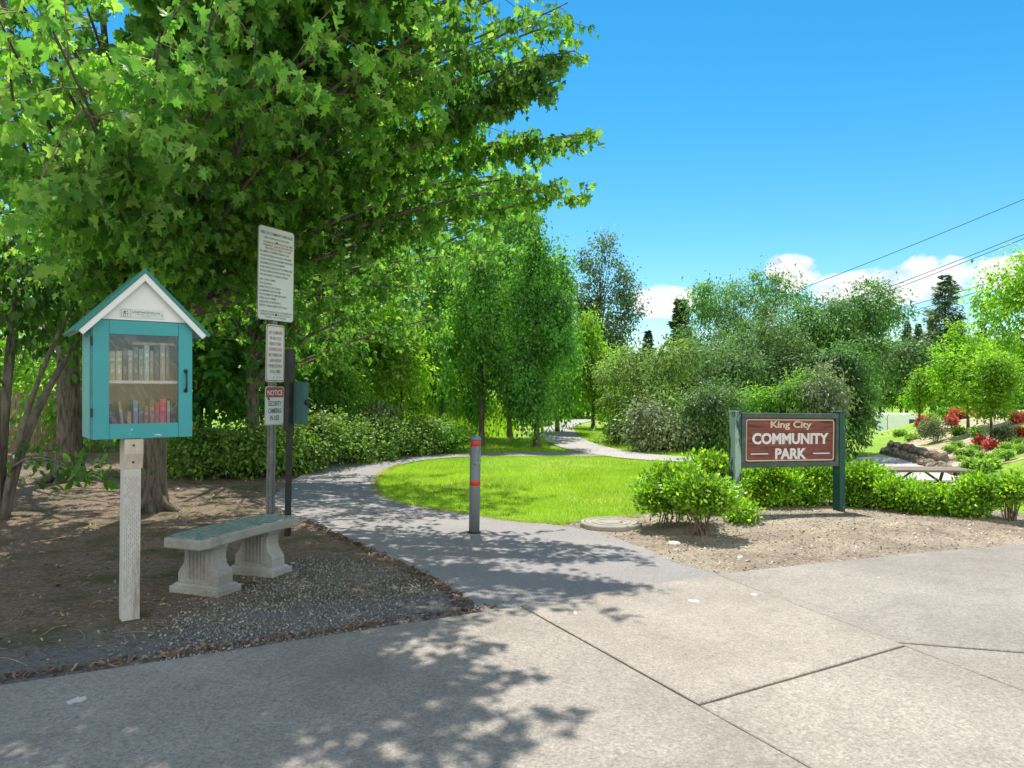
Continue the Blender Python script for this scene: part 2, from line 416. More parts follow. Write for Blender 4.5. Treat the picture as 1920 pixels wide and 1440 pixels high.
def struct(o): o['kind'] = 'structure'; return o

# lettering: glyph outlines as thin meshes standing in the local xz plane
_tc = {}
def glyphs(body, bold):
    key = (body, bold)
    if key in _tc: return _tc[key]
    cu = bpy.data.curves.new('t', 'FONT'); cu.body = body; cu.align_x = 'CENTER'; cu.offset = bold; cu.resolution_u = 3
    o = bpy.data.objects.new('t', cu); col.objects.link(o)
    dg = bpy.context.evaluated_depsgraph_get()
    me = bpy.data.meshes.new_from_object(o.evaluated_get(dg))
    v = [(p.co.x, p.co.y) for p in me.vertices]; f = [tuple(p.vertices) for p in me.polygons]
    bpy.data.objects.remove(o); bpy.data.curves.remove(cu); bpy.data.meshes.remove(me)
    _tc[key] = (v, f); return v, f
def text(mb, body, cx, z, cap, y, width=None, bold=0.0, mi=0, left=False):
    v, f = glyphs(body, bold)
    if not v: return
    x0 = min(p[0] for p in v); x1 = max(p[0] for p in v)
    sz = cap/.7; sx = sz
    if width: sx = width/(x1-x0)
    mx = x0 if left else (x0+x1)/2
    mb.add([((p[0]-mx)*sx+cx, y, p[1]*sz+z) for p in v], f, mi)

# ------------------------------------------------------------------ sheets of ground
def dens(poly, step, amp=0, rng=None, closed=True):
    out = []; n = len(poly)
    for i in range(n if closed else n-1):
        a = np.array(poly[i], float); b = np.array(poly[(i+1) % n], float)
        L = np.linalg.norm(b-a); k = max(1, int(L/step))
        nn = np.array((-(b-a)[1], (b-a)[0]))/max(L, 1e-6)
        for j in range(k):
            p = a+(b-a)*j/k
            if amp and rng: p = p+nn*rng.uniform(-amp, amp)
            out.append(tuple(p))
    return out
def smoothpoly(poly, it=2, closed=True):
    for _ in range(it):
        q = []; n = len(poly)
        for i in range(n if closed else n-1):
            a = np.array(poly[i]); b = np.array(poly[(i+1) % n])
            q += [tuple(a*.75+b*.25), tuple(a*.25+b*.75)]
        if not closed: q = [poly[0]]+q+[poly[-1]]
        poly = q
    return poly
def inside(pts, poly):
    x, y = pts[:, 0], pts[:, 1]; r = np.zeros(len(pts), bool); n = len(poly)
    for i in range(n):
        x1, y1 = poly[i]; x2, y2 = poly[(i+1) % n]
        if y1 == y2: continue
        c = ((y1 > y) != (y2 > y)) & (x < (x2-x1)*(y-y1)/(y2-y1)+x1)
        r ^= c
    return r
def sheet(name, poly, off, mat, step=.3, rough=0.0, skirt=.06, seed=1):
    rng = np.random.default_rng(seed)
    A = np.array(poly); lo = A.min(0); hi = A.max(0)
    gx, gy = np.meshgrid(np.arange(lo[0], hi[0], step), np.arange(lo[1], hi[1], step))
    g = np.stack([gx.ravel(), gy.ravel()], 1); g = g+rng.uniform(-.2, .2, g.shape)*step
    g = g[inside(g, poly)]
    n = len(poly)
    pts = [Vector(p) for p in poly]+[Vector(p) for p in g]
    r = delaunay_2d_cdt(pts, [(i, (i+1) % n) for i in range(n)], [], 1, 1e-5)
    xy = np.array([(v.x, v.y) for v in r[0]])
    z = hz(xy[:, 0], xy[:, 1])+off+(rng.normal(0, rough, len(xy)) if rough else 0)
    mb = MB(); mb.add(np.column_stack([xy, z]), r[2])
    pl = np.array(poly); zz = hz(pl[:, 0], pl[:, 1])+off
    top = [(p[0], p[1], q) for p, q in zip(pl, zz)]; bot = [(p[0], p[1], q-skirt) for p, q in zip(pl, zz)]
    mb.add(top+bot, [(i, (i+1) % n, (i+1) % n+n, i+n) for i in range(n)])
    return struct(mb.build(name, mat, smooth=False))

xs = np.concatenate([np.linspace(-320, -40, 15), np.arange(-36, -6, 2.), np.arange(-6, 26, .4), np.arange(26, 50, 2.), np.linspace(54, 340, 15)])
ys = np.concatenate([np.linspace(-60, 0, 6), np.arange(2, 40, .4), np.arange(40, 80, 2.), np.linspace(84, 420, 25)])
gx, gy = np.meshgrid(xs, ys)
gv = np.stack([gx.ravel(), gy.ravel(), hz(gx, gy).ravel()], 1)
nx, ny = len(xs), len(ys)
idx = (np.arange(ny-1)[:, None]*nx+np.arange(nx-1)[None, :]).ravel()
struct(npmesh('ground', gv, np.stack([idx, idx+1, idx+nx+1, idx+nx], 1), M['ground'], smooth=True))

# pavement: far edge and joints
edge = [(-14, -2.2), (-2.56, 3.73), (-.195, 4.985), (.75, 5.5), (1.586, 5.98), (3.0, 6.55), (4.97, 7.24), (8.5, 8.1), (14, 9.0)]
def clip(poly, p, nrm, d):
    out = []; n = len(poly)
    def sd(q): return (q[0]-p[0])*nrm[0]+(q[1]-p[1])*nrm[1]-d
    for i in range(n):
        a, b = poly[i], poly[(i+1) % n]; sa, sb = sd(a), sd(b)
        if sa >= 0: out.append(a)
        if sa*sb < 0:
            t = sa/(sa-sb); out.append((a[0]+(b[0]-a[0])*t, a[1]+(b[1]-a[1])*t))
    return out
whole = smoothpoly(edge, 2, False)+[(14, -8), (-14, -8)]
def half(poly, a, b, side, gap=.005):
    d = np.array(b, float)-np.array(a, float); nrm = np.array((-d[1], d[0]))/np.linalg.norm(d)*side
    return clip(poly, a, nrm, gap)
J1 = ((.09, 5.06), (.875, 3.5)); J2 = ((1.7, 5.83), (2.5, 3.72)); C1 = ((.875, 3.5), (2.26, 4.31)); C2 = ((2.3, 4.36), (2.9, 4.2))
J1L = half(whole, *J1, -1); J1R = half(whole, *J1, 1)
mid_ = half(J1R, *J2, -1); rgt = half(J1R, *J2, 1)
slabs = [J1L, half(mid_, *C1, 1), half(mid_, *C1, -1), half(rgt, *C2, 1), half(rgt, *C2, -1)]
mbs = MB()
for si, pl in enumerate(slabs):
    pl = dens(pl, .12)
    n = len(pl); dz = (0, .004, -.002, .002, -.003)[si]
    rr = random.Random(si)
    top = [(p[0], p[1], .03+dz) for p in pl]
    cx = sum(p[0] for p in pl)/n; cy = sum(p[1] for p in pl)/n
    inn = []
    for i, p in enumerate(pl):
        a = Vector(pl[i-1]); b = Vector(pl[(i+1) % n]); t = (b-a).normalized() if (b-a).length > 1e-6 else Vector((1, 0))
        nn = Vector((-t.y, t.x)); e = Vector(p)
        if not inside(np.array([[e.x+nn.x*.02, e.y+nn.y*.02]]), pl)[0]: nn = -nn
        q = e+nn*(.004+rr.random()*.004); inn.append((q.x, q.y, .034+dz))
    bot = [(p[0]+rr.uniform(-.002, .002), p[1]+rr.uniform(-.002, .002), -.05) for p in pl]
    o = n
    mbs.add(inn+top+bot, [tuple(range(n))]+[(i, (i+1) % n, (i+1) % n+n, i+n) for i in range(n)]+[(i+n, (i+1) % n+n, (i+1) % n+2*n, i+2*n) for i in range(n)])
struct(mbs.build('sidewalk', M['concrete']))
jd = [(.2, 5.2), (1.6, 5.9), (3.4, 6.5), (3.6, 3.), (2, 2), (.5, 2.5)]
sheet('sidewalk_joint_dirt', [(-.3, 5.0), (1.6, 5.9), (3.4, 6.5), (4.5, 3.), (3, 1), (.5, 2)], .02, M['joint'], 1)

LAWN_EDGE = [(1150, 857.5), (1000, 858), (870, 858), (800, 863), (752, 872), (718, 887), (700, 907), (708, 925), (735, 942), (780, 953), (850, 963), (900, 972), (970, 983)]
pa = [(930, 1170), (905, 1157), (870, 1124), (830, 1096), (785, 1073), (740, 1053), (690, 1030), (640, 1007), (585, 981), (540, 965), (508, 947), (517, 927), (545, 907), (570, 888), (616, 873), (677, 864), (760, 857), (850, 853), (950, 850.5), (1080, 849), (1150, 851)]
pb = LAWN_EDGE+[(1040, 989), (1110, 1001), (1170, 1018), (1225, 1042), (1275, 1063), (1345, 1083), (1370, 1092)]
polyA = [G(*p) for p in pa]+[G(*p) for p in pb]
rg = random.Random(3)
pathA = dens(smoothpoly(polyA, 1), .06, .022, rg)
sheet('asphalt_path', pathA, .026, M['asphalt'], .25, .0012, seed=2)
cl = smoothpoly([(9, 14.6), (5.5, 15.6), (3.4, 16.5), (2.6, 17.6), (2.0, 19.3), (1.62, 22.4), (1.6, 26.5), (2.1, 33.5), (4, 40)], 2, False)
def ribbon(cl, w):
    L = []; Rr = []
    for i, p in enumerate(cl):
        a = Vector(cl[max(i-1, 0)]); b = Vector(cl[min(i+1, len(cl)-1)]); t = (b-a).normalized()
        L.append((p[0]-t.y*w/2, p[1]+t.x*w/2)); Rr.append((p[0]+t.y*w/2, p[1]-t.x*w/2))
    return L+Rr[::-1]
sheet('far_path', dens(ribbon(cl, 1.25), .3, .02, rg), .03, M['palepath'], .4, seed=3)
sheet('street', [(-90, -7.8), (90, -7.8), (90, -45), (-90, -45)], .01, M['asphalt'], 6, seed=12)
# left bark bed, right mulch bed, garden soil, lower path
bed = [(-40, -30), (-14, -2.2), (-2.56, 3.7), (-.195, 4.96)]+[(p[0]+.06, p[1]+.03) for p in [G(*q) for q in pa[2:18]]]+[(-1.6, 18.6), (-3, 21), (-9, 24), (-40, 34)]
sheet('bark_bed', dens(bed, .1, 0.02, rg), .016, M['barkbed'], .35, .003, seed=4)
mb_poly = [G(*q) for q in [(1370, 1094), (1270, 1066), (1200, 1036), (1120, 1006), (1050, 992), (1090, 978), (1200, 968)]]+[(2.0, 9.2), (2.6, 10.3), (4.2, 10.5), (5.6, 9.9), (6.3, 9.0), (9, 9.2), (9, 8.2), (4.97, 7.2), (3.0, 6.5), (1.586, 5.93)]
sheet('mulch_bed', dens(mb_poly, .08, .02, rg), .018, M['mulch'], .15, .004, seed=5)
lowp = [RG(*q) for q in [(1600, 862), (1650, 853), (1700, 864), (1760, 880), (1806, 894), (1790, 903), (1700, 905), (1560, 890)]]
sheet('lower_path', dens(lowp, .3, .03, rg), .02, M['lowpath'], .5, seed=6)
gard = [RG(*q) for q in [(1652, 851), (1700, 862), (1760, 878), (1800, 890), (1850, 878), (1925, 860), (1990, 850)]]+[(30, 28), (31, 40), (24, 38), (18.5, 34)]
sheet('garden_bed', dens(gard, .4, .05, rg), .025, M['gardensoil'], .6, .03, seed=7)

# ------------------------------------------------------------------ leaves
def tpl_fan(half_, cx=.25, fold=.35, tipd=.15):
    o = half_+[(-x, y) for x, y in half_[::-1][1:]]
    if o[0] == o[-1] or (abs(o[0][0]) < 1e-6 and abs(o[-1][0]) < 1e-6): o = o[:-1]
    pts = [(0, cx)]+o
    T = np.array([(x, y, -fold*x*x-tipd*y*y+.10*abs(x)) for x, y in pts]); n = len(o)
    return T, np.array([(0, i+1, (i+1) % n+1) for i in range(n)])
MAPLE = tpl_fan([(0, 0), (.16, -.07), (.42, -.06), (.28, .12), (.56, .22), (.5, .4), (.27, .42), (.2, .5), (.27, .74), (.11, .72), (0, 1.0)])
MAPLES = [tpl_fan([(0, 0), (.16, -.07), (.42, -.06), (.28, .12), (.56, .22), (.5, .4), (.27, .42), (.2, .5), (.27, .74), (.11, .72), (0, 1.0)], .25, fo, ti) for fo, ti in ((.3, .1), (.9, .35), (1.7, .25), (.5, .7), (-.5, .5))]
OVATE = tpl_fan([(0, 0), (.2, .2), (.27, .45), (.18, .75), (0, 1.0)], .45, .5, .2)
NARROW = (np.array([(0, 0, 0), (.13, .45, .02), (0, 1, -.15), (-.13, .45, .02)]), np.array([(0, 1, 2), (0, 2, 3)]))
WLEAF = (np.array([(0, 0, 0), (.2, .45, .04), (0, 1, -.15), (-.2, .45, .04)]), np.array([(0, 1, 2), (0, 2, 3)]))
DIAM = (np.array([(0, 0, 0), (.33, .42, .07), (0, 1, -.1), (-.33, .42, .07)]), np.array([(0, 1, 2), (0, 2, 3)]))
BLADE = (np.array([(-.06, 0, 0), (.06, 0, 0), (0, 1, .12)]), np.array([(0, 1, 2)]))
CHIP = (np.array([(-.5, -.15, 0), (.5, -.2, .06), (.45, .2, 0), (-.4, .18, .05)]), np.array([(0, 1, 2), (0, 2, 3)]))
PEB = (np.array([(1, 0, 0), (-1, .1, 0), (.1, .8, 0), (0, -.8, .1), (.1, 0, .6), (0, 0, -.6)])*.5, np.array([(0, 2, 4), (2, 1, 4), (1, 3, 4), (3, 0, 4), (2, 0, 5), (1, 2, 5), (3, 1, 5), (0, 3, 5)]))
def unit(v): return v/np.maximum(np.linalg.norm(v, axis=-1, keepdims=True), 1e-9)
def leaves(name, p, a, n, s, tpl, mat, parent=None):
    if isinstance(tpl, list):
        f = tpl[0][1]; T = np.stack([q[0] for q in tpl])[np.random.default_rng(len(p)).integers(0, len(tpl), len(p))]
    else:
        T, f = tpl; T = T[None]
    a = unit(a); n = unit(n-a*(n*a).sum(-1, keepdims=True)); b = np.cross(a, n)
    s = np.broadcast_to(np.asarray(s, float).reshape(-1, 1, 1), (len(p), 1, 1))
    V = p[:, None, :]+s*(T[:, :, 0:1]*b[:, None]+T[:, :, 1:2]*a[:, None]+T[:, :, 2:3]*n[:, None])
    k = T.shape[1]
    tri = (f[None]+(np.arange(len(p))*k)[:, None, None]).reshape(-1, 3)
    return npmesh(name, V, tri, mat, parent)
def rv(rng, n): return unit(rng.normal(size=(n, 3)))

def crown(rng, blobs, nclump, per, csig, flat=.7, hollow=.5):
    """leaf places in clumps through the outer part of several ellipsoids"""
    B = np.array(blobs, float); w = (B[:, 3]*B[:, 4]*B[:, 5])**.67; w /= w.sum()
    k = rng.choice(len(B), nclump, p=w)
    d = rv(rng, nclump); r = hollow+(1-hollow)*rng.random((nclump, 1))**.8
    c = B[k, :3]+d*r*B[k, 3:6]
    sg = csig*rng.uniform(.4, 1.7, (nclump, 1))
    m = rng.poisson(per, nclump)
    ci = np.repeat(np.arange(nclump), m)
    off = rng.normal(size=(len(ci), 3))*sg[ci]*np.array((1, 1, flat))
    p = c[ci]+off; out = unit(d[ci]*.8+unit(off)*.5)
    return p, out, c
def subblobs(rng, main, nb, spread=.62, size=(.32, .55)):
    cx, cy, cz, rx, ry, rz = main
    bl = [(cx, cy, cz, rx*.72, ry*.72, rz*.78)]
    for i in range(nb):
        d = rv(rng, 1)[0]; q = rng.uniform(*size)
        bl.append((cx+d[0]*rx*spread, cy+d[1]*ry*spread, cz+d[2]*rz*spread, rx*q, ry*q, rz*q*.9))
    return bl
def bez(p0, p1, p2, n):
    t = np.linspace(0, 1, n)[:, None]
    return (1-t)**2*np.array(p0)+2*t*(1-t)*np.array(p1)+t*t*np.array(p2)
def trunk_mb(rng, h, r, limbs, ends, flare=1.6, n=9, lean=(0, 0), z0=.35, stems=1):
    mb = MB()
    for s_ in range(stems):
        lx, ly = (lean if stems == 1 else (rng.uniform(-1, 1)*.22*h, rng.uniform(-1, 1)*.22*h))
        zz = np.array([-.1, .05, .2, .5, 1.])*1.0
        zz = np.concatenate([zz[zz < h*.4], np.linspace(h*.42, h, 5)])
        rad = r*(1-.85*np.clip(zz/h, 0, 1)**1.1)*np.interp(zz, [0, .05, .2, .45], [flare, flare*.85+.1, 1.12, 1])
        pts = [(lx*max(z/h, 0)**1.3+rng.normal(0, r*.12), ly*max(z/h, 0)**1.3+rng.normal(0, r*.12), z) for z in zz]
        mb.tube(pts, list(rad/(1 if stems == 1 else 1.4)), n)
        if limbs and len(ends):
            for j in rng.choice(len(ends), min(limbs//stems, len(ends)), replace=False):
                e = ends[j]; za = np.clip(e[2]*rng.uniform(.35, .75), h*z0, h*.93); q = za/h
                st = np.array((lx*q**1.3, ly*q**1.3, za))
                c_ = st*.45+e*.55+np.array((0, 0, .12*np.linalg.norm(e-st)))
                c_[:2] = st[:2]*.6+e[:2]*.4
                r0 = r*(1-.8*q)*.5
                mb.tube(bez(st, c_, e, 6), [r0, r0*.8, r0*.62, r0*.45, r0*.3, r0*.12], 5, cap=False)
    return mb
def tree(name, label, cat, px, D, top, bot, wid, leafm, tpl, ls, nclump, per, csig, seed, group=None, py=None, depth=None, nb=8, droop=.6, trunkr=.12,
         bark='bark', limbs=14, flat=.7, hollow=.5, stems=1, up=.7, spread=.7, size=(.24, .52), blobs=None, flare=1.5):
    """crown between picture heights top and bot, wid metres across"""
    rng = np.random.default_rng(seed)
    x = (px-960)/F*D; z0 = hzf(x, D)
    zt = H+(HZ-top)/F*D-z0; zb = H+(HZ-bot)/F*D-z0
    root = thing(name, label, cat, (x, D, z0), 0, group)
    main = (0, 0, (zt+zb)/2, wid/2, (depth or wid)/2, (zt-zb)/2)
    bl = blobs(main) if blobs else subblobs(rng, main, nb, spread, size)
    p, out, cs = crown(rng, bl, nclump, per, csig, flat, hollow)
    p[:, 2] = np.maximum(p[:, 2], .05)
    n = len(p)
    a = out*.6+np.array((0, 0, -droop))+rv(rng, n)*.55
    nn = np.array((0, 0, up))+out*.5+rv(rng, n)*.6
    leaves('crown', p, a, nn, ls*rng.uniform(.65, 1.25, n), tpl, M[leafm], root)
    trunk_mb(rng, zt*(.86 if stems == 1 else .66), trunkr, limbs, cs, stems=stems, flare=flare).build('trunk', M[bark], root, smooth=True)
    return root
def copytree(o, loc, rz, sc_=(1, 1, 1), label=None):
    c = o.copy(); col.objects.link(c); c.location = loc; c.rotation_euler = (0, 0, rz); c.scale = sc_
    if label: c['label'] = label
    for ch in list(o.children):
        d = ch.copy(); col.objects.link(d); d.parent = c
        for g in ch.children:
            e = g.copy(); col.objects.link(e); e.parent = d
    return c

# ------------------------------------------------------------------ big maples
def maple(name, label, base, trunk_r, trunk_h, ends, seed, leafm, lsize, tw_len=(.35, .75), spacing=.17, lpt=15, lean=(0, 0), attach=(2.3, 6.0)):
    rng = np.random.default_rng(seed)
    root = thing(name, label, 'tree', base)
    B = np.array(base)
    zz = np.array([-.1, .04, .12, .3, .6, 1.2, 2, 3, 4.2, 5.5, trunk_h]); zz = zz[zz <= trunk_h]
    fl = np.interp(zz, [0, .12, .3, .6, 1.2, trunk_h], [1.75, 1.4, 1.18, 1.06, 1, .25])
    mb = MB(); tp = [(lean[0]*z+.03*math.sin(z*1.3), lean[1]*z+.02*math.cos(z), z) for z in zz]
    mb.tube(tp, list(trunk_r*fl), 14)
    for k in range(6):                                          # root flares
        a = k*1.05+rng.uniform(-.3, .3); L = trunk_r*rng.uniform(2.2, 3.4)
        ca, sa = math.cos(a), math.sin(a)
        mb.tube([(ca*trunk_r*.7, sa*trunk_r*.7, .3), (ca*trunk_r*1.2, sa*trunk_r*1.2, .1), (ca*L, sa*L, .015), (ca*L*1.3, sa*L*1.3, -.04)], [trunk_r*.45, trunk_r*.42, trunk_r*.28, trunk_r*.12], 7)
    LP = []; LA = []; LN = []; LS = []
    for e in ends:
        thin = len(e) > 3 and e[3] == 1; sparse = len(e) > 3 and e[3] == 2
        E = np.array(e[:3], float)-B
        za = float(np.clip(E[2]*rng.uniform(.45, .7), attach[0], min(attach[1], trunk_h*.95)))
        st = np.array((lean[0]*za, lean[1]*za, za))
        L = np.linalg.norm(E-st)
        ctl = st*.5+E*.5+np.array((0, 0, .1*L))+rng.normal(0, .06*L, 3)
        c = bez(st, ctl, E, 12)
        r0 = min(trunk_r*.42, .011*L+.012)
        mb.tube(c, list(np.linspace(r0, .006, 12)), 6, 1, cap=False)
        nt_ = int(L*.78/(spacing*(.5 if thin else 1.05 if sparse else 1)))
        for j in range(nt_):
            t = .2+.8*(j+rng.random())/nt_
            f = t*11; i0 = min(10, int(f)); q = c[i0]+(c[i0+1]-c[i0])*(f-i0); tg = unit(c[i0+1]-c[i0])
            sd = rv(rng, 1)[0]; sd[2] *= .45; sd = unit(sd-tg*(sd@tg)*.6+tg*.45)
            tl = rng.uniform(*tw_len)*(.48 if thin else 1)*(1.1-.3*t)
            e1 = q+sd*tl*.6+np.array((0, 0, .04)); e2 = q+sd*tl+np.array((0, 0, -.22*tl))
            w = bez(q, e1, e2, 5)
            mb.tube(w, [.006, .005, .004, .003, .002], 3, 2, cap=False)
            m = rng.poisson(lpt*(1.5 if thin else 1)*tl/.55)+2
            u = .1+.9*rng.random(m); ww = np.stack([np.interp(u, np.linspace(0, 1, 5), w[:, d]) for d in range(3)], 1)
            pet = rng.uniform(.03, .09, (m, 1)); pd = rv(rng, m)*np.array((1, 1, .4))+np.array((0, 0, -.25))
            LP.append(ww+unit(pd)*pet)
            LA.append(unit(pd)*np.array((1, 1, .5))*.6+np.array((0, 0, -1.0))+rv(rng, m)*.3)
            LN.append(np.array((0, 0, .5))+rv(rng, m)*.9+unit(pd)*.4)
            LS.append(lsize*(1.45 if sparse else 1)*rng.uniform(.45, 1.25, m))
    mb.build('trunk', [M['bark'], M['bark_pale'], M['twig']], root, smooth=True, fixn=False)
    LP = np.concatenate(LP)
    leaves('foliage', LP, np.concatenate(LA), np.concatenate(LN), np.concatenate(LS), MAPLES, M[leafm], root)
    return root, len(LP)

E1 = [(1114, 250, 8.75, 1), (1065, 258, 8.8, 1), (1020, 272, 8.8, 1), (975, 285, 8.9, 1), (1097, 365, 9.0, 1), (1045, 348, 9.0, 1), (1000, 330, 9.1, 1), (1078, 95, 8.1, 1), (1048, 150, 8.1, 1), (1035, 175, 8.05, 1), (1055, 110, 8.2, 1), (1050, 40, 8.2), (1000, 30, 8.0), (985, 110, 8.0), (968, 165, 8.1, 1), (940, 190, 8.1, 1), (1010, 130, 8.0, 1), (925, 70, 7.6), (880, 140, 7.6), (850, 60, 7.2),
      (880, 235, 8.4), (930, 330, 9.3), (950, 380, 9.6), (900, 400, 9.5), (860, 340, 9), (800, 430, 9.4), (820, 260, 8), (820, 120, 7), (740, 160, 7), (720, 240, 7.6), (640, 280, 8), (560, 220, 6.5), (540, 330, 7.6), (590, 470, 9.8), (700, 520, 10.6), (780, 540, 10.8), (850, 480, 10.6), (640, 560, 11), (470, 300, 7.2), (420, 160, 5.5), (500, 420, 9.2),
      (330, 260, 6.4), (250, 150, 4.6), (150, 190, 4.0), (60, 260, 4.4), (60, 330, 5.2), (180, 330, 5.2), (300, 380, 6.6), (400, 420, 7.6), (100, 60, 3.8), (300, 60, 4.4), (200, 100, 4.2), (480, 60, 5), (400, 20, 5), (560, 100, 5.6), (650, 60, 6), (720, 90, 6.4), (800, 50, 6.5), (20, 150, 4), (0, 40, 4.4), (1000, -30, 8.3), (1065, 5, 8.2), (940, -40, 8), (870, -10, 7.4), (70, -30, 4.6), (150, -20, 5), (40, 20, 5.2), (10, -40, 5), (300, 480, 8), (350, 520, 9), (250, 440, 7), (460, 500, 10), (80, 450, 7), (160, 440, 7), (560, 520, 10.5), (230, 290, 5), (120, 400, 6.2), (420, 300, 6.6)]
ends1 = [tuple(P(*e[:3]))+((e[3],) if len(e) > 3 else ()) for e in E1]
r1 = np.random.default_rng(5)
for i in range(8):
    ends1.append((r1.uniform(-7.5, -.6), r1.uniform(5.5, 11.5), r1.uniform(5.0, 8.0)))
shade = np.array([G(*q) for q in [(-150, 1290), (-150, 1560), (900, 1560), (1000, 1370), (930, 1335), (770, 1265), (700, 1225), (930, 1195), (990, 1165), (880, 1135), (600, 1190), (300, 1240)]])
cnt = 0
while cnt < 74:
    g = r1.uniform(shade.min(0), shade.max(0))
    if inside(g[None], [tuple(q) for q in shade])[0]:
        z = r1.uniform(4.9, 6.6); ends1.append((g[0]-.045*z, g[1]+.5*z, z, 2)); cnt += 1
maple('maple_tree', 'large maple with furrowed trunk just behind the bench and low spreading branches', (-4.5, 9.33, 0), .135, 7.6, ends1, 11, 'maple', .094, spacing=.165, lpt=17)
ends2 = []
r2 = np.random.default_rng(9)
for i in range(12):
    a = r2.uniform(0, 6.283); q = r2.uniform(.4, 1)
    ends2.append((-7.6+math.cos(a)*4.2*q, 12.6+math.sin(a)*3.6*q, r2.uniform(3.0, 9.0)))
ends2 += [tuple(P(*e)) for e in [(40, 420, 9), (120, 470, 10), (230, 470, 10.5), (330, 520, 11.5), (420, 560, 12), (30, 560, 10), (120, 600, 10.5), (470, 640, 13)]]
ends3 = [tuple(P(*e)) for e in [(700, 300, 11.8), (760, 340, 12), (830, 280, 12), (880, 255, 12), (900, 330, 12.4), (950, 350, 12.4), (985, 390, 12.8), (940, 430, 13), (860, 420, 13), (780, 440, 13), (700, 470, 13.3), (820, 520, 13.8), (900, 500, 13.8), (750, 560, 14), (650, 540, 13), (600, 480, 12.5), (560, 400, 12), (640, 620, 14), (720, 630, 14.5), (560, 600, 13), (970, 470, 13.5),
      (800, 170, 12), (700, 200, 12), (900, 190, 12), (600, 250, 12), (500, 500, 12.5), (460, 420, 12), (930, 290, 12.2), (860, 350, 12.6), (740, 250, 11.8), (640, 420, 12.4), (840, 590, 14.6), (420, 560, 13), (520, 300, 11.5)]]
maple('maple_tree', 'fine-leaved maple with pale bare limbs rising behind the sign post', (-4.75, 13.6, 0), .11, 7.0, ends3, 13, 'maple_fine', .092, spacing=.17, lpt=22, tw_len=(.3, .8), attach=(1.6, 5))
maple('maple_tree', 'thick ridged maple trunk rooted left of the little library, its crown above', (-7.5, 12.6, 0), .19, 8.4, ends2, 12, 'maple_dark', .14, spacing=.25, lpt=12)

# multi-stemmed shrub tree at the left edge
rng = np.random.default_rng(21)
bx_, by_ = -6.0, 8.7
root = thing('dogwood_tree', 'multi-stemmed small tree with broad oval leaves at far left', 'tree', (bx_, by_, 0))
mb = MB(); tips = []
for (e, r0) in (((.15, .1, 2.2), .075), ((.95, .3, 2.35), .07), ((-.6, .2, 2.9), .06), ((.35, -.5, 2.7), .05), ((-.1, .6, 3.4), .06), ((1.25, -.2, 2.9), .045)):
    c_ = (e[0]*.25, e[1]*.25, e[2]*.55)
    w = bez((e[0]*.05, e[1]*.05, -.05), c_, e, 9); mb.tube(w, list(np.linspace(r0, r0*.35, 9)), 8)
    tips += [w[-1], w[-3], w[-4]]
low = bez((.1, 0, .5), (.5, -.3, .95), (1.15, -.35, .62), 6); mb.tube(low, list(np.linspace(.02, .006, 6)), 5)
mb.build('trunk', M['bark_pale'], root, smooth=True)
bl = [(.2, .1, 3.0, 1.35, 1.2, .9), (.7, 0, 2.3, .75, .7, .5), (-.5, 0, 2.5, .9, .9, .8), (.1, .3, 3.9, 1.2, 1.1, .9), (1.0, -.1, 3.1, .7, .7, .6)]
p, out, cs = crown(rng, bl, 210, 20, .17, .8, .35)
q = low[-1]+rng.normal(0, 1, (70, 3))*np.array((.28, .18, .1)); q2 = low[3]+rng.normal(0, 1, (40, 3))*np.array((.25, .2, .12))
p = np.concatenate([p, q, q2]); out = np.concatenate([out, rv(rng, 110)])
n = len(p)
leaves('crown', p, out*.5+np.array((0, 0, -.7))+rv(rng, n)*.5, np.array((0, 0, .8))+rv(rng, n)*.7+out*.3, .12*rng.uniform(.6, 1.25, n), OVATE, M['ovate'], root)

# ------------------------------------------------------------------ background planting
UG = 'leafy trees behind the bark bed'
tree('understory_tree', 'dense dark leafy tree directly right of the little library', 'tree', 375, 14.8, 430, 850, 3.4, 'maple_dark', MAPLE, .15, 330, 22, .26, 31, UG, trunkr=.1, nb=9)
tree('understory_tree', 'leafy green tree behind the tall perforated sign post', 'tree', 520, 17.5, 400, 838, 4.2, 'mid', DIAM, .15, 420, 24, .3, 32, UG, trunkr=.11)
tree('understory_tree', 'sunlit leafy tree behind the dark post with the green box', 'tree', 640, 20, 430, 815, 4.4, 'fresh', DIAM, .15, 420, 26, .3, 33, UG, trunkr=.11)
tree('understory_tree', 'far leafy tree seen between the two maple trunks', 'tree', 230, 20, 380, 842, 6.0, 'mid', DIAM, .17, 480, 26, .36, 34, UG, trunkr=.13)
tree('understory_tree', 'bright leafy tree behind the left edge of the bark bed', 'tree', -10, 25, 330, 815, 8, 'fresh', DIAM, .2, 480, 26, .42, 35, UG, trunkr=.15)
tree('understory_tree', 'tall green tree filling the gap left of the drooping trees', 'tree', 745, 25, 380, 790, 5.2, 'mid', DIAM, .15, 520, 26, .32, 36, UG, trunkr=.12)
tree('understory_tree', 'tall yellow-green tree rising behind the sign post crown', 'tree', 590, 27, 250, 740, 7, 'fresh', DIAM, .19, 520, 26, .42, 37, UG, trunkr=.15)
tree('understory_tree', 'tall leafy tree rising behind the little library roof', 'tree', 370, 26, 220, 760, 8, 'mid', DIAM, .2, 560, 26, .45, 38, UG, trunkr=.15)
tree('slender_tree', 'slender pale green young tree growing out of the path-side shrubs', 'tree', 752, 18.6, 560, 812, 1.5, 'fresh', DIAM, .1, 260, 20, .13, 39, trunkr=.03, nb=10, limbs=10, flat=1)
tree('round_bush', 'dark green rounded bush behind the post-mounted box', 'bush', 625, 17, 672, 815, 1.5, 'mid', DIAM, .075, 330, 26, .12, 40, trunkr=.05, nb=6, limbs=6)
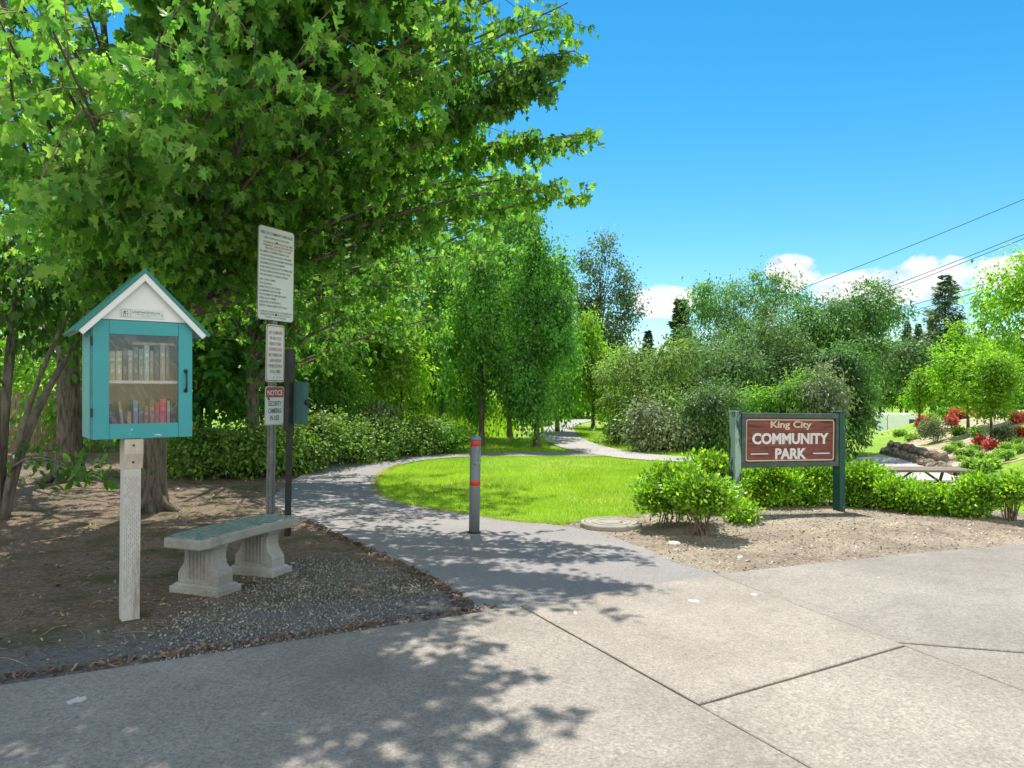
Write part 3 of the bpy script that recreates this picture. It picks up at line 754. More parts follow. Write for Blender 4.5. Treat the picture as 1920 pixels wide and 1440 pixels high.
tree('feathery_bush', 'pale feathery bush right of the dark rounded bush', 'bush', 690, 18, 735, 830, 1.3, 'silver', NARROW, .17, 160, 24, .15, 41, trunkr=.03, limbs=5)
SG = 'low shrubs lining the far left side of the path'
low_spec = [(335, 13.4, 800, 'hedge', 'glossy low shrub right of the maple trunk'), (398, 13.2, 792, 'cover', 'low shrub behind the bench, left of the sign post'), (465, 13.0, 795, 'cover', 'low shrub immediately left of the perforated post'), (530, 13.6, 790, 'cover', 'low shrub between and behind the two posts'),
            (598, 14.5, 780, 'cover', 'pale low shrub right of the dark post'), (660, 15.6, 784, 'cover', 'low shrub where the path begins to bend'), (720, 16.6, 780, 'cover', 'low shrub left of the slender young tree'), (782, 17.6, 785, 'cover', 'low shrub right of the slender young tree'), (838, 18.3, 788, 'mid', 'dark low shrub left of the bollard top')]
for i, (px, D, top, mt, lb) in enumerate(low_spec):
    zb = HZ+F*1.42/D
    tree('low_shrub', lb, 'shrub', px, D, top, zb+4, 1.25, mt, DIAM, .075, 230, 26, .13, 50+i, SG, nb=7, trunkr=.025, limbs=6, stems=2, depth=1.6, hollow=.3, droop=.2)

# drooping trees by the path
DG = 'drooping maples at the bend of the path'
def colblobs(k, nb=17):
    def f(main):
        cx, cy, cz, rx, ry, rz = main; bl = []
        r_ = np.random.default_rng(k)
        for i in range(nb):
            u = (i+r_.random())/nb; z = cz-rz*.8+u*rz*1.72
            w = (1-u**1.5*.85)*r_.uniform(.35, .85)
            a = r_.uniform(0, 6.28) if i % 3 else r_.choice([0, 3.14])+r_.normal(0, .4)
            q = r_.uniform(.17, .34)
            bl.append((cx+math.cos(a)*rx*w, cy+math.sin(a)*ry*w, z+r_.normal(0, rz*.05), rx*q*(1.15-u*.55), ry*q*(1.15-u*.5), rz*r_.uniform(.14, .27)))
        bl.append((cx, cy, cz+rz*.75, rx*.12, ry*.12, rz*.3)); bl.append((cx, cy, cz-.1*rz, rx*.4, ry*.4, rz*.6))
        return bl
    return f
tree('drooping_maple', 'drooping green maple with pale trunk right behind the bollard', 'tree', 903, 20.4, 455, 796, 3.8, 'weep', DIAM, .095, 420, 52, .115, 61, DG, trunkr=.085, blobs=colblobs(1), flat=2.7, droop=1.1, up=.4, limbs=22)
tree('drooping_maple', 'drooping green maple on the grass right beside the curving path', 'tree', 1006, 20.2, 440, 792, 2.8, 'weep_deep', DIAM, .095, 380, 52, .105, 62, DG, trunkr=.085, blobs=colblobs(2), flat=2.7, droop=1.1, up=.4, limbs=22)
tree('drooping_maple', 'drooping maple set back between two nearer drooping ones', 'tree', 955, 24.7, 335, 782, 4.9, 'mid', DIAM, .105, 560, 54, .13, 63, DG, trunkr=.09, blobs=colblobs(3), flat=2.7, droop=1.1, up=.4, limbs=22)
tree('drooping_maple', 'slim drooping maple left of the bollard, behind the path-side shrubs', 'tree', 828, 23.5, 480, 792, 2.8, 'weep', DIAM, .11, 290, 66, .14, 161, DG, trunkr=.08, blobs=colblobs(13), flat=2.7, droop=1.1, up=.4, limbs=20)
tree('drooping_maple', 'multi-stemmed drooping maple on the tall grass bank, leftmost of its row', 'tree', 850, 31, 470, 775, 6.0, 'mid', DIAM, .15, 620, 34, .24, 64, DG, trunkr=.12, blobs=colblobs(4), flat=1.4, droop=1.0, up=.4, stems=3)
tree('drooping_maple', 'bright green tree behind the curve at the top of the path', 'tree', 1112, 31, 590, 786, 2.7, 'fresh', DIAM, .13, 420, 30, .17, 65, DG, trunkr=.08, blobs=colblobs(5), flat=1.4, droop=1.0, up=.4)
tree('columnar_tree', 'narrow upright tree behind the drooping maples, against the sky', 'tree', 1045, 28, 475, 780, 2.3, 'weep', DIAM, .13, 460, 30, .17, 66, trunkr=.08, blobs=colblobs(6), flat=1.6, droop=1.0, up=.4)
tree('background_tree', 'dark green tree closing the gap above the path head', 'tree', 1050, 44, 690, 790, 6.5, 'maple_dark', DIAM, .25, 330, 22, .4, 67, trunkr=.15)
tree('round_bush', 'small rounded bush left of the path head', 'bush', 1012, 33, 783, 803, .9, 'ball', DIAM, .08, 90, 22, .1, 68, trunkr=.03, limbs=3)

def fastig(k):
    def f(main):
        cx, cy, cz, rx, ry, rz = main; r_ = np.random.default_rng(k); bl = []
        for sx, h, b in ((-.55, .72, 0), (0.0, 1., .1), (.62, .62, -.1), (-.2, .93, .3), (.35, .8, -.3)):
            for i in range(9):
                u = (i+r_.random())/9; z = cz-rz+2*rz*h*u
                bl.append((cx+rx*(sx*(.35+.65*u))+r_.normal(0, rx*.1), cy+ry*b, z, rx*.21, ry*.24, rz*.14))
        return bl
    return f
tree('poplar_tree', 'tall grey-green poplar with upright limbs against the sky', 'tree', 1125, 60, 450, 700, 8.6, 'poplar', DIAM, .24, 900, 15, .36, 70, trunkr=.22, bark='bark_dark', blobs=fastig(1), limbs=30, droop=.4, hollow=.3)
WG = 'willowy trees and shrubs behind the park sign'
W = [('broad yellow-green willow at the left end of the clump behind the sign', 1222, 22, 622, 868, 3.7, 'willow_y', 330, .2),
     ('tall grey-green tree with the highest crown, behind the sign', 1395, 31, 488, 800, 6.0, 'ash', 430, .3),
     ('tall tree with a pointed crown above the sign\'s right post', 1560, 27, 508, 760, 4.4, 'ash', 420, .26),
     ('mid-height olive tree in front of the tallest crown', 1420, 25, 598, 840, 4.2, 'willow', 360, .24),
     ('shadier tree between the yellow-green willow and the sign', 1310, 24, 612, 850, 4.2, 'ash', 330, .24),
     ('wide leafy tree at the right end of the clump, beside the lower path', 1560, 22.5, 640, 862, 2.0, 'ash', 280, .2),
     ('low tree directly behind the sign panel', 1490, 21.5, 690, 868, 3.2, 'mid', 270, .2)]
for i, (lb, px, D, top, bot, w, mt, nc, cg) in enumerate(W):
    tree('willow_tree', lb, 'tree', px, D, top, bot, w, mt, WLEAF, .13 if D < 26 else .155, int(nc*.95), 66, cg*.85, 80+i, WG, trunkr=.11, bark='bark_dark', limbs=34, stems=2, droop=.5, nb=17, hollow=.4, spread=.8, size=(.18, .46))
tree('silver_shrub', 'silvery white-flecked shrub at the foot of the yellow-green willow', 'shrub', 1225, 18.8, 758, 862, 2.2, 'silver', DIAM, .09, 330, 24, .16, 90, WG, trunkr=.04, limbs=6, stems=2, hollow=.3)
tree('silver_shrub', 'grey-green shrub left of the sign\'s left post', 'shrub', 1330, 18.5, 720, 862, 1.9, 'willow', WLEAF, .1, 340, 24, .17, 91, WG, trunkr=.04, limbs=6, stems=2, hollow=.3)
tree('pale_tree', 'pale blossoming small tree above the sign\'s right half', 'tree', 1545, 20.5, 665, 800, 1.6, 'silver', WLEAF, .12, 220, 22, .15, 92, WG, trunkr=.05)
tree('young_tree', 'tallest bright yellow-green young tree in the right garden', 'tree', 1815, 29, 600, 790, 2.7, 'yellowgreen', DIAM, .13, 420, 22, .18, 101, 'bright young trees in the garden', trunkr=.06, limbs=16, flat=.5, droop=.2)
tree('young_tree', 'bright green young tree low in front at the right garden', 'tree', 1858, 24.5, 648, 795, 1.9, 'yellowgreen', DIAM, .11, 360, 22, .14, 102, 'bright young trees in the garden', trunkr=.05, limbs=16, flat=.5, droop=.2)
tree('young_tree', 'small thin young tree beside the white trailers', 'tree', 1724, 33, 690, 776, 1.2, 'yellowgreen', DIAM, .12, 150, 20, .13, 103, 'bright young trees in the garden', trunkr=.05, limbs=8)
tree('garden_tree', 'large leafy tree at the right edge of the view', 'tree', 1945, 42, 470, 720, 6.5, 'fresh', DIAM, .24, 420, 22, .4, 104, trunkr=.18, limbs=18)
tree('garden_tree', 'dark green tree behind the bright young trees', 'tree', 1900, 46, 620, 780, 7, 'mid', DIAM, .24, 380, 22, .42, 105, trunkr=.18)
for i, (px, D, top, bot, w, mt, lb) in enumerate([(1700, 75, 640, 740, 8, 'willow', 'pale rounded tree on the hill left of the tall pine'), (1690, 84, 690, 762, 6, 'willow_y', 'pale green tree directly above the white trailers'), (1650, 90, 640, 755, 8, 'mid', 'dark rounded tree beside the willow clump\'s right end'), (1790, 72, 690, 780, 6, 'mid', 'shadowed green tree below the tall pine')]):
    tree('hill_tree', lb, 'tree', px, D, top, bot, w, mt, DIAM, .36, 300, 20, .5, 110+i, 'trees on the far slope', trunkr=.2, limbs=8)

def conifer(label, px, D, top, bot, wid, mt, seed, bare=0, group=None, n_lv=32, name='fir_tree', cone=1.0, ls=.4):
    rng = np.random.default_rng(seed); x = (px-960)/F*D; z0 = hzf(x, D)
    zt = H+(HZ-top)/F*D-z0; zb = max(0.5, H+(HZ-bot)/F*D-z0)
    root = thing(name, label, 'tree', (x, D, z0), 0, group)
    mb = MB(); mb.tube([(0, 0, -.1), (0, 0, zt*.5), (0, 0, zt)], [.017*zt, .011*zt, .02], 7)
    P_ = []; A_ = []; N_ = []
    for lv in range(n_lv):
        u = (lv+.3*rng.random())/n_lv; z = zb+(zt-zb)*u
        rad = wid/2*((1-u)**cone*.95+.02)*rng.uniform(.75, 1.15)
        for b in range(rng.integers(8, 12)):
            if rng.random() < bare: continue
            a = rng.uniform(0, 6.283); L = rad*rng.uniform(.55, 1.1)
            d = np.array((math.cos(a), math.sin(a), rng.uniform(-.3, .25))); e = np.array((0, 0, z))+d*L+np.array((0, 0, .08*L))
            mb.tube([(0, 0, z), tuple(e)], [.012*L+.01, .005], 4, cap=False)
            m = int(14+34*L/(wid/2))
            t = rng.uniform(.15, 1.05, (m, 1)); sd = np.array((-d[1], d[0], 0))
            wv = rng.normal(0, .16, (m, 1))*L*(1.1-t)
            q = np.array((0, 0, z))+(e-np.array((0, 0, z)))*t+sd*wv+rng.normal(0, .05*L+.03, (m, 3))*np.array((.5, .5, 1))
            P_.append(q); A_.append(np.tile(d, (m, 1))+sd*np.sign(wv)*.7+rv(rng, m)*.4); N_.append(np.tile((0, 0, 1.), (m, 1))+rv(rng, m)*.5)
    mb.build('trunk', M['bark_dark'], root, smooth=True, fixn=False)
    p = np.concatenate(P_)
    leaves('crown', p, np.concatenate(A_), np.concatenate(N_), ls*rng.uniform(.6, 1.2, len(p)), DIAM, M[mt], root)
    return root
CG = 'conifers on the far hill'
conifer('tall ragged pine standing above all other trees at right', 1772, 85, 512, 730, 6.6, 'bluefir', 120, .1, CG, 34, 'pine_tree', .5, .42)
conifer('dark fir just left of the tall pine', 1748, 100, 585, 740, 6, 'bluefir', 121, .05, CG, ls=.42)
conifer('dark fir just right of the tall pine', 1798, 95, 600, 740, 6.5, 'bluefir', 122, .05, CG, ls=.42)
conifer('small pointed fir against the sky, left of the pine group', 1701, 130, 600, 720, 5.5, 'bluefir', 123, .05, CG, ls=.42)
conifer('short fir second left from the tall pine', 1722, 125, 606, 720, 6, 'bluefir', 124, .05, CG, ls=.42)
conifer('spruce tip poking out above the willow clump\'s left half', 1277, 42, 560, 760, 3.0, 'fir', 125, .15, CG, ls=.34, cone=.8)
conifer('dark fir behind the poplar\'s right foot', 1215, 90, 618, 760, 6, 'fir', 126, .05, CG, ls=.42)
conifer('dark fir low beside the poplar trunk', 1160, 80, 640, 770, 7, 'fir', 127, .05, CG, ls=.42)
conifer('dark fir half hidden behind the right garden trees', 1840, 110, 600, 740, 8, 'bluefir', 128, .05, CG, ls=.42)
# far wood that closes the horizon
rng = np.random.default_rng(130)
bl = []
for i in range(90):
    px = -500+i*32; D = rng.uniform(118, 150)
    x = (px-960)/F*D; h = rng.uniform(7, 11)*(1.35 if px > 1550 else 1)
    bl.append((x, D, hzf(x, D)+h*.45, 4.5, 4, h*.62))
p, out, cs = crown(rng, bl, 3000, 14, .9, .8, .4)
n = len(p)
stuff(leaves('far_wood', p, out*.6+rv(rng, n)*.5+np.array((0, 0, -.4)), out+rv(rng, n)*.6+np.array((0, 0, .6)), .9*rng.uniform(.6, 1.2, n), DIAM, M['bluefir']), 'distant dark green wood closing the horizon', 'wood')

# ------------------------------------------------------------------ hedge by the sign
def shrub(label, px, D, w, dp, zt, zb, seed, n_cl, mt='hedge', stems=9, sw=.5, group='clipped hedge shrubs round the park sign', ls=.047, name='hedge_shrub', x=None, csig=.062, per=25, cat='shrub', sr=.007):
    rng = np.random.default_rng(seed)
    x = (px-960)/F*D if x is None else x
    z0 = hzf(x, D)
    root = thing(name, label, cat, (x, D, z0), 0, group)
    main = (0, 0, (zt+zb)/2, w/2, dp/2, (zt-zb)/2)
    bl = subblobs(rng, main, 9, .58, (.3, .5))
    p, out, cs = crown(rng, bl, int(n_cl*.8), per, csig*.85, .8, .45); n = len(p)
    p[:, 2] = np.maximum(p[:, 2], .03)
    leaves('foliage', p, out*.8+np.array((0, 0, .45))+rv(rng, n)*.6, np.array((0, 0, .7))+out*.6+rv(rng, n)*.6, ls*rng.uniform(.6, 1.25, n), OVATE, M[mt], root)
    mb = MB()
    for k in range(stems):
        b = np.array((rng.normal(0, w*.09), rng.normal(0, dp*.09), -.04)); e = cs[rng.integers(len(cs))]*np.array((sw, sw, .9))
        mb.tube(bez(b, (b*.6+e*.4)*np.array((1, 1, .9)), e, 6), list(np.linspace(sr*1.5, sr*.5, 6)), 5, cap=False)
    mb.build('stems', M['twig'], root, fixn=False)
    return root
shrub('rounded bright green shrub at the left end of the hedge, beside the round cover', 1258, 8.15, .92, .8, .70, .12, 201, 520)
shrub('front shrub with bare reddish stems showing over the dark soil', 1314, 7.62, .74, .62, .62, .27, 202, 460, stems=16, sw=.75)
shrub('taller hedge shrub tucked behind the sign\'s left post', 1335, 9.2, .95, .8, .72, .1, 203, 460)
shrub('hedge shrub seen under the left half of the sign panel', 1432, 9.75, 1.05, .7, .60, .02, 204, 460)
shrub('hedge shrub seen under the right half of the sign panel', 1515, 9.95, 1.05, .7, .62, .02, 205, 460)
shrub('tall hedge shrub immediately right of the sign\'s right post', 1605, 9.8, 1.0, .7, .60, .0, 206, 480)
shrub('hedge shrub second to the right of the sign', 1675, 9.45, .92, .62, .39, .0, 207, 460)
shrub('low hedge shrub in front of the picnic table', 1738, 9.2, .78, .55, .29, .0, 208, 400)
shrub('hedge shrub right of the picnic table with brown twigs at its foot', 1795, 9.0, .64, .5, .35, .02, 209, 320, stems=14, sw=.8)
shrub('upright dark-centred shrub on a short trunk, second from the right end', 1846, 8.8, .4, .4, .54, .1, 210, 320, stems=6)
shrub('leggy vase-shaped shrub at the right end of the hedge', 1895, 8.6, .42, .4, .50, .26, 211, 240, stems=18, sw=.9)
shrub('tiny green sprout between the front shrub and the sign', 1388, 8.2, .26, .22, .2, .03, 212, 60, stems=4)

# ------------------------------------------------------------------ garden plants on the right
GS = [(1742, 797, 34, 18, 'ball', 'pale green rounded shrub beside the trailers', .5), (1776, 790, 36, 26, 'mid', 'dark green rounded shrub at the left top of the garden', .5), (1737, 815, 26, 12, 'orange', 'orange blooming azalea at the left of the garden', 1), (1729, 805, 24, 24, 'red', 'red azalea in front of the dark rounded shrub', 1), (1798, 788, 34, 20, 'red', 'wide red azalea under the bright young trees', 1), (1784, 802, 22, 20, 'red', 'dark red azalea with visible stems in mid garden', 1), (1815, 785, 20, 12, 'red', 'small red azalea against the bright young tree', 1),
      (1752, 830, 52, 40, 'silver', 'loose grey-green twiggy shrub in the middle of the garden', 0), (1712, 828, 26, 10, 'ball', 'low pale green cushion at the left of the garden', 0), (1800, 817, 28, 10, 'mid', 'low dark shrub in mid garden', 0), (1830, 820, 36, 16, 'ball', 'large pale green flat-topped ball in mid garden', 2), (1838, 843, 20, 22, 'red', 'left one of the two touching red azaleas', 1), (1857, 845, 24, 18, 'red', 'right one of the two touching red azaleas', 1), (1880, 830, 38, 26, 'silver', 'bare grey twiggy shrub behind the red pair', 0),
      (1908, 795, 30, 18, 'red', 'red azalea at the right edge of the garden, uppermost', 1), (1915, 820, 24, 14, 'orange', 'orange-red azalea at the right edge, mid slope', 1), (1688, 818, 22, 9, 'ball', 'pale grass-like clump at the left end of the garden', 0),
      (1784, 851, 20, 12, 'ball', '', 2), (1798, 842, 20, 11, 'ball', '', 2), (1801, 857, 18, 11, 'ball', '', 2), (1818, 858, 18, 14, 'ball', '', 2), (1825, 849, 18, 12, 'ball', '', 2), (1841, 864, 16, 12, 'ball', '', 2), (1858, 868, 22, 13, 'ball', '', 2), (1876, 859, 18, 12, 'ball', '', 2), (1890, 864, 22, 15, 'ball', '', 2), (1888, 846, 20, 12, 'ball', '', 2), (1912, 850, 18, 12, 'ball', '', 2), (1908, 838, 20, 12, 'ball', '', 2), (1803, 866, 8, 8, 'ball', 'smallest green tuft in the garden soil', 2),
      (1815, 886, 26, 20, 'ball', 'feathery green clump at the right end of the rock wall', 0), (1845, 886, 30, 20, 'ball', 'wide feathery green clump at the lawn edge', 0), (1862, 880, 18, 16, 'ball', 'grey-green tuft where garden meets lawn', 0)]
for i, (px, py, w, h, mt, lb, kind) in enumerate(GS):
    x, D = RG(px, py); k = D/F
    grp = 'red and orange azaleas in the garden' if kind == 1 else ('clipped green balls in the garden' if kind == 2 else 'garden shrubs')
    lb = lb or 'small clipped green ball shrub on the sloping garden soil'
    shrub(lb, px, D, w*k*1.15, w*k, h*k*1.15, .04 if kind != 2 else h*k*.2, 300+i, 90 if w < 25 else 150, mt, 5, .6, grp, .085 if kind != 2 else .06, 'azalea' if kind == 1 else 'garden_shrub', csig=max(.04, w*k*.09), per=16, x=x, sr=.012)

# boulders of the low wall
def boulder_mb(rng, s):
    import bmesh
    bm = bmesh.new(); bmesh.ops.create_icosphere(bm, subdivisions=2, radius=1)
    d1 = rv(rng, 11); k1 = rng.uniform(.48, .85, 11)
    for v in bm.verts:
        c = np.array(v.co)
        for d, k in zip(d1, k1):
            t = c@d
            if t > k: c = c-d*(t-k)*.97
        v.co = Vector(c*s*(1+rng.normal(0, .02)))
    me = bpy.data.meshes.new('boulder'); bm.to_mesh(me); bm.free(); return me
rng = np.random.default_rng(77)
wall_px = [(1652, 848), (1662, 850), (1672, 852), (1684, 855), (1696, 860), (1708, 864), (1720, 868), (1733, 873), (1745, 877), (1757, 880), (1770, 884), (1783, 888), (1795, 892)]
wall_px = [((1-t)*wall_px[i][0]+t*wall_px[i+1][0], (1-t)*wall_px[i][1]+t*wall_px[i+1][1]) for i in range(len(wall_px)-1) for t in (0, .33, .66)]
for i, (px, py) in enumerate(wall_px):
    for lay in (0, 1):
        if lay and (i > 26 or i % 3 == 2): continue
        x, D = RG(px+lay*5, py+2); s = np.array((rng.uniform(.15, .27), rng.uniform(.15, .24), rng.uniform(.13, .22)))
        me = boulder_mb(rng, s); me.materials.append(M['stone'])
        o = bpy.data.objects.new('boulder', me); col.objects.link(o)
        o.location = (x+.1+lay*.18, D+lay*.05, hzf(x, D)+.08+lay*.21); o.rotation_euler = (rng.uniform(-.3, .3), rng.uniform(-.3, .3), rng.uniform(0, 6))
        tag(o, 'grey-brown boulder stacked in the low rock wall edging the garden', 'rock', 'boulders of the low garden wall')
for i, (px, py, s, lb) in enumerate([(1103, 990, .05, 'pale angular stone left of the round cover'), (1122, 997, .055, 'whitish stone at the front rim of the round cover'), (1262, 1023, .06, 'long white stone in the dark soil under the front shrub'), (1268, 1035, .03, 'small white stone at the asphalt edge under the front shrub'), (1387, 1050, .035, 'small mossy stone at the edge of the shrub\'s shadow')]):
    x, D = G(px, py); me = boulder_mb(rng, np.array((s*1.5, s, s*.6))); me.materials.append(M['stone_white'])
    o = bpy.data.objects.new('stone', me); col.objects.link(o); o.location = (x, D, hzf(x, D)+.02); o.rotation_euler = (0, 0, .4+i)
    tag(o, lb, 'stone', 'loose stones by the front shrub')

# round access cover
x, D = G(1147, 984, .05)
cv = thing('manhole_cover', 'round pale access cover on a raised collar at the lawn corner', 'manhole cover', (x, D+.05, hzf(x, D)+.0))
mb = MB(); mb.lathe([(.34, -.05), (.335, .055), (.325, .066), (.295, .068), (.293, .05)], 40); mb.build('rim', M['iron'], cv, smooth=False)
mb = MB(); mb.lathe([(.285, .04), (.285, .068), (.25, .068), (.248, .063), (.22, .063), (.218, .069), (.16, .069), (.158, .064), (.13, .064), (.128, .07), (.05, .07), (.001, .07)], 40); mb.box((.1, -.06, .071), (.03, .018, .006), 1)
mb.build('lid', [M['iron'], M['hole']], cv)

# ------------------------------------------------------------------ little library
LX, LY, LA_ = -2.5, 4.9, R(36.9)
lib = thing('little_library', 'teal little free library cabinet with white gable on a weathered post', 'little library', (LX, LY, 0), LA_)
Lm = Matrix.Translation((LX, LY, 0)) @ Matrix.Rotation(LA_, 4, 'Z')
mb = MB(); pw = .104
mb.add([(-pw/2+dx*pw-.012*(1-t), -pw/2+dy*pw, z) for t, z in ((0, -.08), (1, 1.2)) for dx, dy in ((0, 0), (1, 0), (1, 1), (0, 1))], [(0, 1, 2, 3), (4, 7, 6, 5), (0, 4, 5, 1), (1, 5, 6, 2), (2, 6, 7, 3), (3, 7, 4, 0)])
rr = random.Random(4)
for k in range(8):
    for j in range(34):
        z = .1+j*.029+(.0145 if k % 2 else 0)
        if z > .95 or rr.random() < .22: continue
        t = z/1.2
        mb.box((-pw/2+.012+k*.0115-.012*(1-t), -pw/2-.0005, z), (.0022, .002, .016+rr.random()*.006), 1)
        mb.box((pw/2-.012*(1-t)+.0005, -pw/2+.012+k*.0115, z), (.002, .0022, .017), 1)
mb.build('post', [M['postwhite'], M['postdark']], lib)
mb = MB(); mb.prism([(-.09, 1.195), (-.09, 1.10), (-.0535, 1.0), (.09, 1.0), (.09, 1.195)], -.052, .058, 'x')
br = mb.build('post_bracket', [M['bracket'], M['postdark']], lib, bevel=.003)
mb = MB()
for z in (1.155, 1.045): mb.box((0, -.092 if z > 1.1 else -.073, z), (.012, .006, .012))
mb.build('bolts', M['darkbronze'], lib)
CX, W2, Z0, Z1, YF, YB, TH = .06, .297, 1.20, 1.96, -.07, .35, .02
mb = MB()
mb.box((CX-W2+TH/2, (YF+YB)/2, (Z0+Z1)/2), (TH, YB-YF, Z1-Z0)); mb.box((CX+W2-TH/2, (YF+YB)/2, (Z0+Z1)/2), (TH, YB-YF, Z1-Z0))
mb.box((CX, YB-TH/2, (Z0+Z1)/2), (2*W2-2*TH-.002, TH, Z1-Z0-.004)); mb.box((CX, (YF+YB-TH)/2, Z0+TH/2), (2*W2-2*TH-.002, YB-YF-TH-.004, TH)); mb.box((CX, (YF+YB-TH)/2, Z1-TH/2), (2*W2-2*TH-.002, YB-YF-TH-.004, TH))
mb.box((CX-W2-.006, YF+.02, (Z0+Z1)/2), (.012, .04, Z1-Z0-.01))
mb.build('cabinet', M['teal'], lib, bevel=.002)
mb = MB(); mb.box((CX, YB-TH-.004, (Z0+Z1)/2), (2*W2-2*TH-.006, .004, Z1-Z0-2*TH-.006)); mb.build('back_lining', M['bracket'], lib)
SZ = 1.565
mb = MB(); mb.box((CX, (YF+YB-TH)/2+.006, SZ), (2*W2-2*TH-.006, YB-YF-TH-.03, .02)); mb.build('shelf', M['white'], lib, bevel=.001)
mb = MB(); yd, td = YF-.0135, .023
mb.box((CX-W2+.048, yd, (Z0+Z1)/2), (.092, td, Z1-Z0)); mb.box((CX+W2-.043, yd, (Z0+Z1)/2), (.086, td, Z1-Z0))
xl, xr = CX-W2+.0955, CX+W2-.0875
mb.box(((xl+xr)/2, yd+.001, Z1-.045), (xr-xl, td-.002, .09)); mb.box(((xl+xr)/2, yd+.001, Z0+.048), (xr-xl, td-.002, .096), 1)
for zz in (Z0+.03, Z0+.075, Z1-.03, Z1-.07):
    for xx in (xl-.012, xr+.012): mb.box((xx, yd-td/2, zz), (.004, .002, .004), 2)
door = mb.build('door', [M['teal'], M['teal_scuff'], M['black']], lib, bevel=.0015)
mb = MB(); mb.box(((xl+xr)/2, yd+.004, (Z0+Z1)/2), (xr-xl, .003, Z1-Z0-.18)); mb.build('glass_pane', M['glass'], door)
mb = MB(); hx = CX+W2-.043; hzc = 1.575
mb.tube([(hx, yd-.012, hzc-.062), (hx, yd-.032, hzc-.058), (hx, yd-.042, hzc-.035), (hx, yd-.044, hzc), (hx, yd-.042, hzc+.035), (hx, yd-.032, hzc+.058), (hx, yd-.012, hzc+.062)], [.007, .007, .006, .0055, .006, .007, .007], 8)
for s in (-1, 1): mb.tube([(hx, yd-.010, hzc+s*.066), (hx, yd-.018, hzc+s*.066)], .013, 12)
mb.build('handle', M['black'], door, smooth=True)
mb = MB(); mb.box((CX-W2-.003, yd-.008, (Z0+Z1)/2), (.004, .006, Z1-Z0-.01)); mb.build('hinge_rod', M['galv'], door)
for zz in (1.82, 1.37):
    mb = MB(); mb.box((CX-W2-.004, yd-.010, zz), (.014, .012, .055)); mb.tube([(CX-W2-.004, yd-.018, zz-.028), (CX-W2-.004, yd-.018, zz+.028)], .006, 8); mb.build('hinge', M['darkbronze'], door)
ZA, EH, EZ = 2.30, .405, 1.885
yf2, yb2 = YF-.075, YB+.07
for s in (-1, 1):
    ang = math.atan2(ZA-EZ, EH); nx_, nz_ = math.sin(ang)*s, math.cos(ang)
    mb = MB(); t = .022
    a0 = (CX, ZA); a1 = (CX+s*EH, EZ); a2 = (a1[0]-nx_*t, a1[1]-nz_*t); a3 = (CX, ZA-t/nz_)
    mb.prism([a0, a1, a2, a3], yf2, yb2)
    rp = mb.build('roof_panel', M['roofgreen'], lib, bevel=.002)
    mb = MB(); k = .034; b0 = (CX, ZA-(t+.001)/nz_); b1 = (a1[0]-nx_*(t+.001)-s*.012, a1[1]-nz_*(t+.001)+.012); b2 = (b1[0]-nx_*k, b1[1]-nz_*k); b3 = (CX, ZA-(t+k)/nz_)
    mb.prism([b0, b1, b2, b3], yf2+.004, yf2+.022)
    mb.prism([b0, b1, (b1[0]-nx_*.01, b1[1]-nz_*.01), (CX, ZA-(t+.011)/nz_)], yf2+.0225, yb2-.004)
    mb.build('fascia', M['white'], rp)
mb = MB(); gzl = Z1+.003
gx2 = EH*(ZA-.03-gzl)/(ZA-EZ)
mb.prism([(CX-gx2-.0, gzl), (CX+gx2, gzl), (CX, ZA-.034)], YF-.030, YF-.012)
mb.prism([(CX-gx2-.0, gzl), (CX+gx2, gzl), (CX, ZA-.034)], YB-.02, YB-.002)
mb.build('gable', M['white'], lib)
mb = MB(); yp = YF-.0325; px0, px1, pz0, pz1 = CX-.142, CX+.118, 1.978, 2.036
mb.box(((px0+px1)/2, yp, (pz0+pz1)/2), (px1-px0, .004, pz1-pz0))
plq = mb.build('plaque', M['signwhite'], lib)
mb = MB(); y_ = yp-.003
def frame_rect(mb, x0, x1, z0, z1, y, t, mi=0):
    mb.box(((x0+x1)/2, y, z0), (x1-x0, .001, t), mi); mb.box(((x0+x1)/2, y, z1), (x1-x0, .001, t), mi)
    mb.box((x0, y, (z0+z1)/2), (t, .001, z1-z0-t), mi); mb.box((x1, y, (z0+z1)/2), (t, .001, z1-z0-t), mi)
text(mb, 'LittleFreeLibrary.org', CX+.012, 2.011, .014, y_, .165, .01)
text(mb, 'TAKE A BOOK  *  RETURN A BOOK', CX+.012, 1.999, .005, y_, .12)
text(mb, 'CHARTER No.', CX+.012, 1.987, .005, y_, .05)
frame_rect(mb, px0+.008, px0+.062, pz0+.006, pz1-.006, y_, .0012)
mb.lathe([(.006, -.006), (.009, 0), (.006, .006)], 8, (px0+.027, y_+.004, pz0+.036)); mb.lathe([(.004, -.004), (.006, 0), (.004, .004)], 8, (px0+.041, y_+.004, pz0+.039))
for q in (.02, .03, .043): mb.box((px0+q, y_, pz0+.018), (.002, .001, .018))
mb.box((px0+.034, y_, pz0+.026), (.03, .001, .003)); mb.box((px1-.012, y_, pz0+.022), (.006, .002, .006))
mb.build('plaque_lettering', M['greyink'], plq)
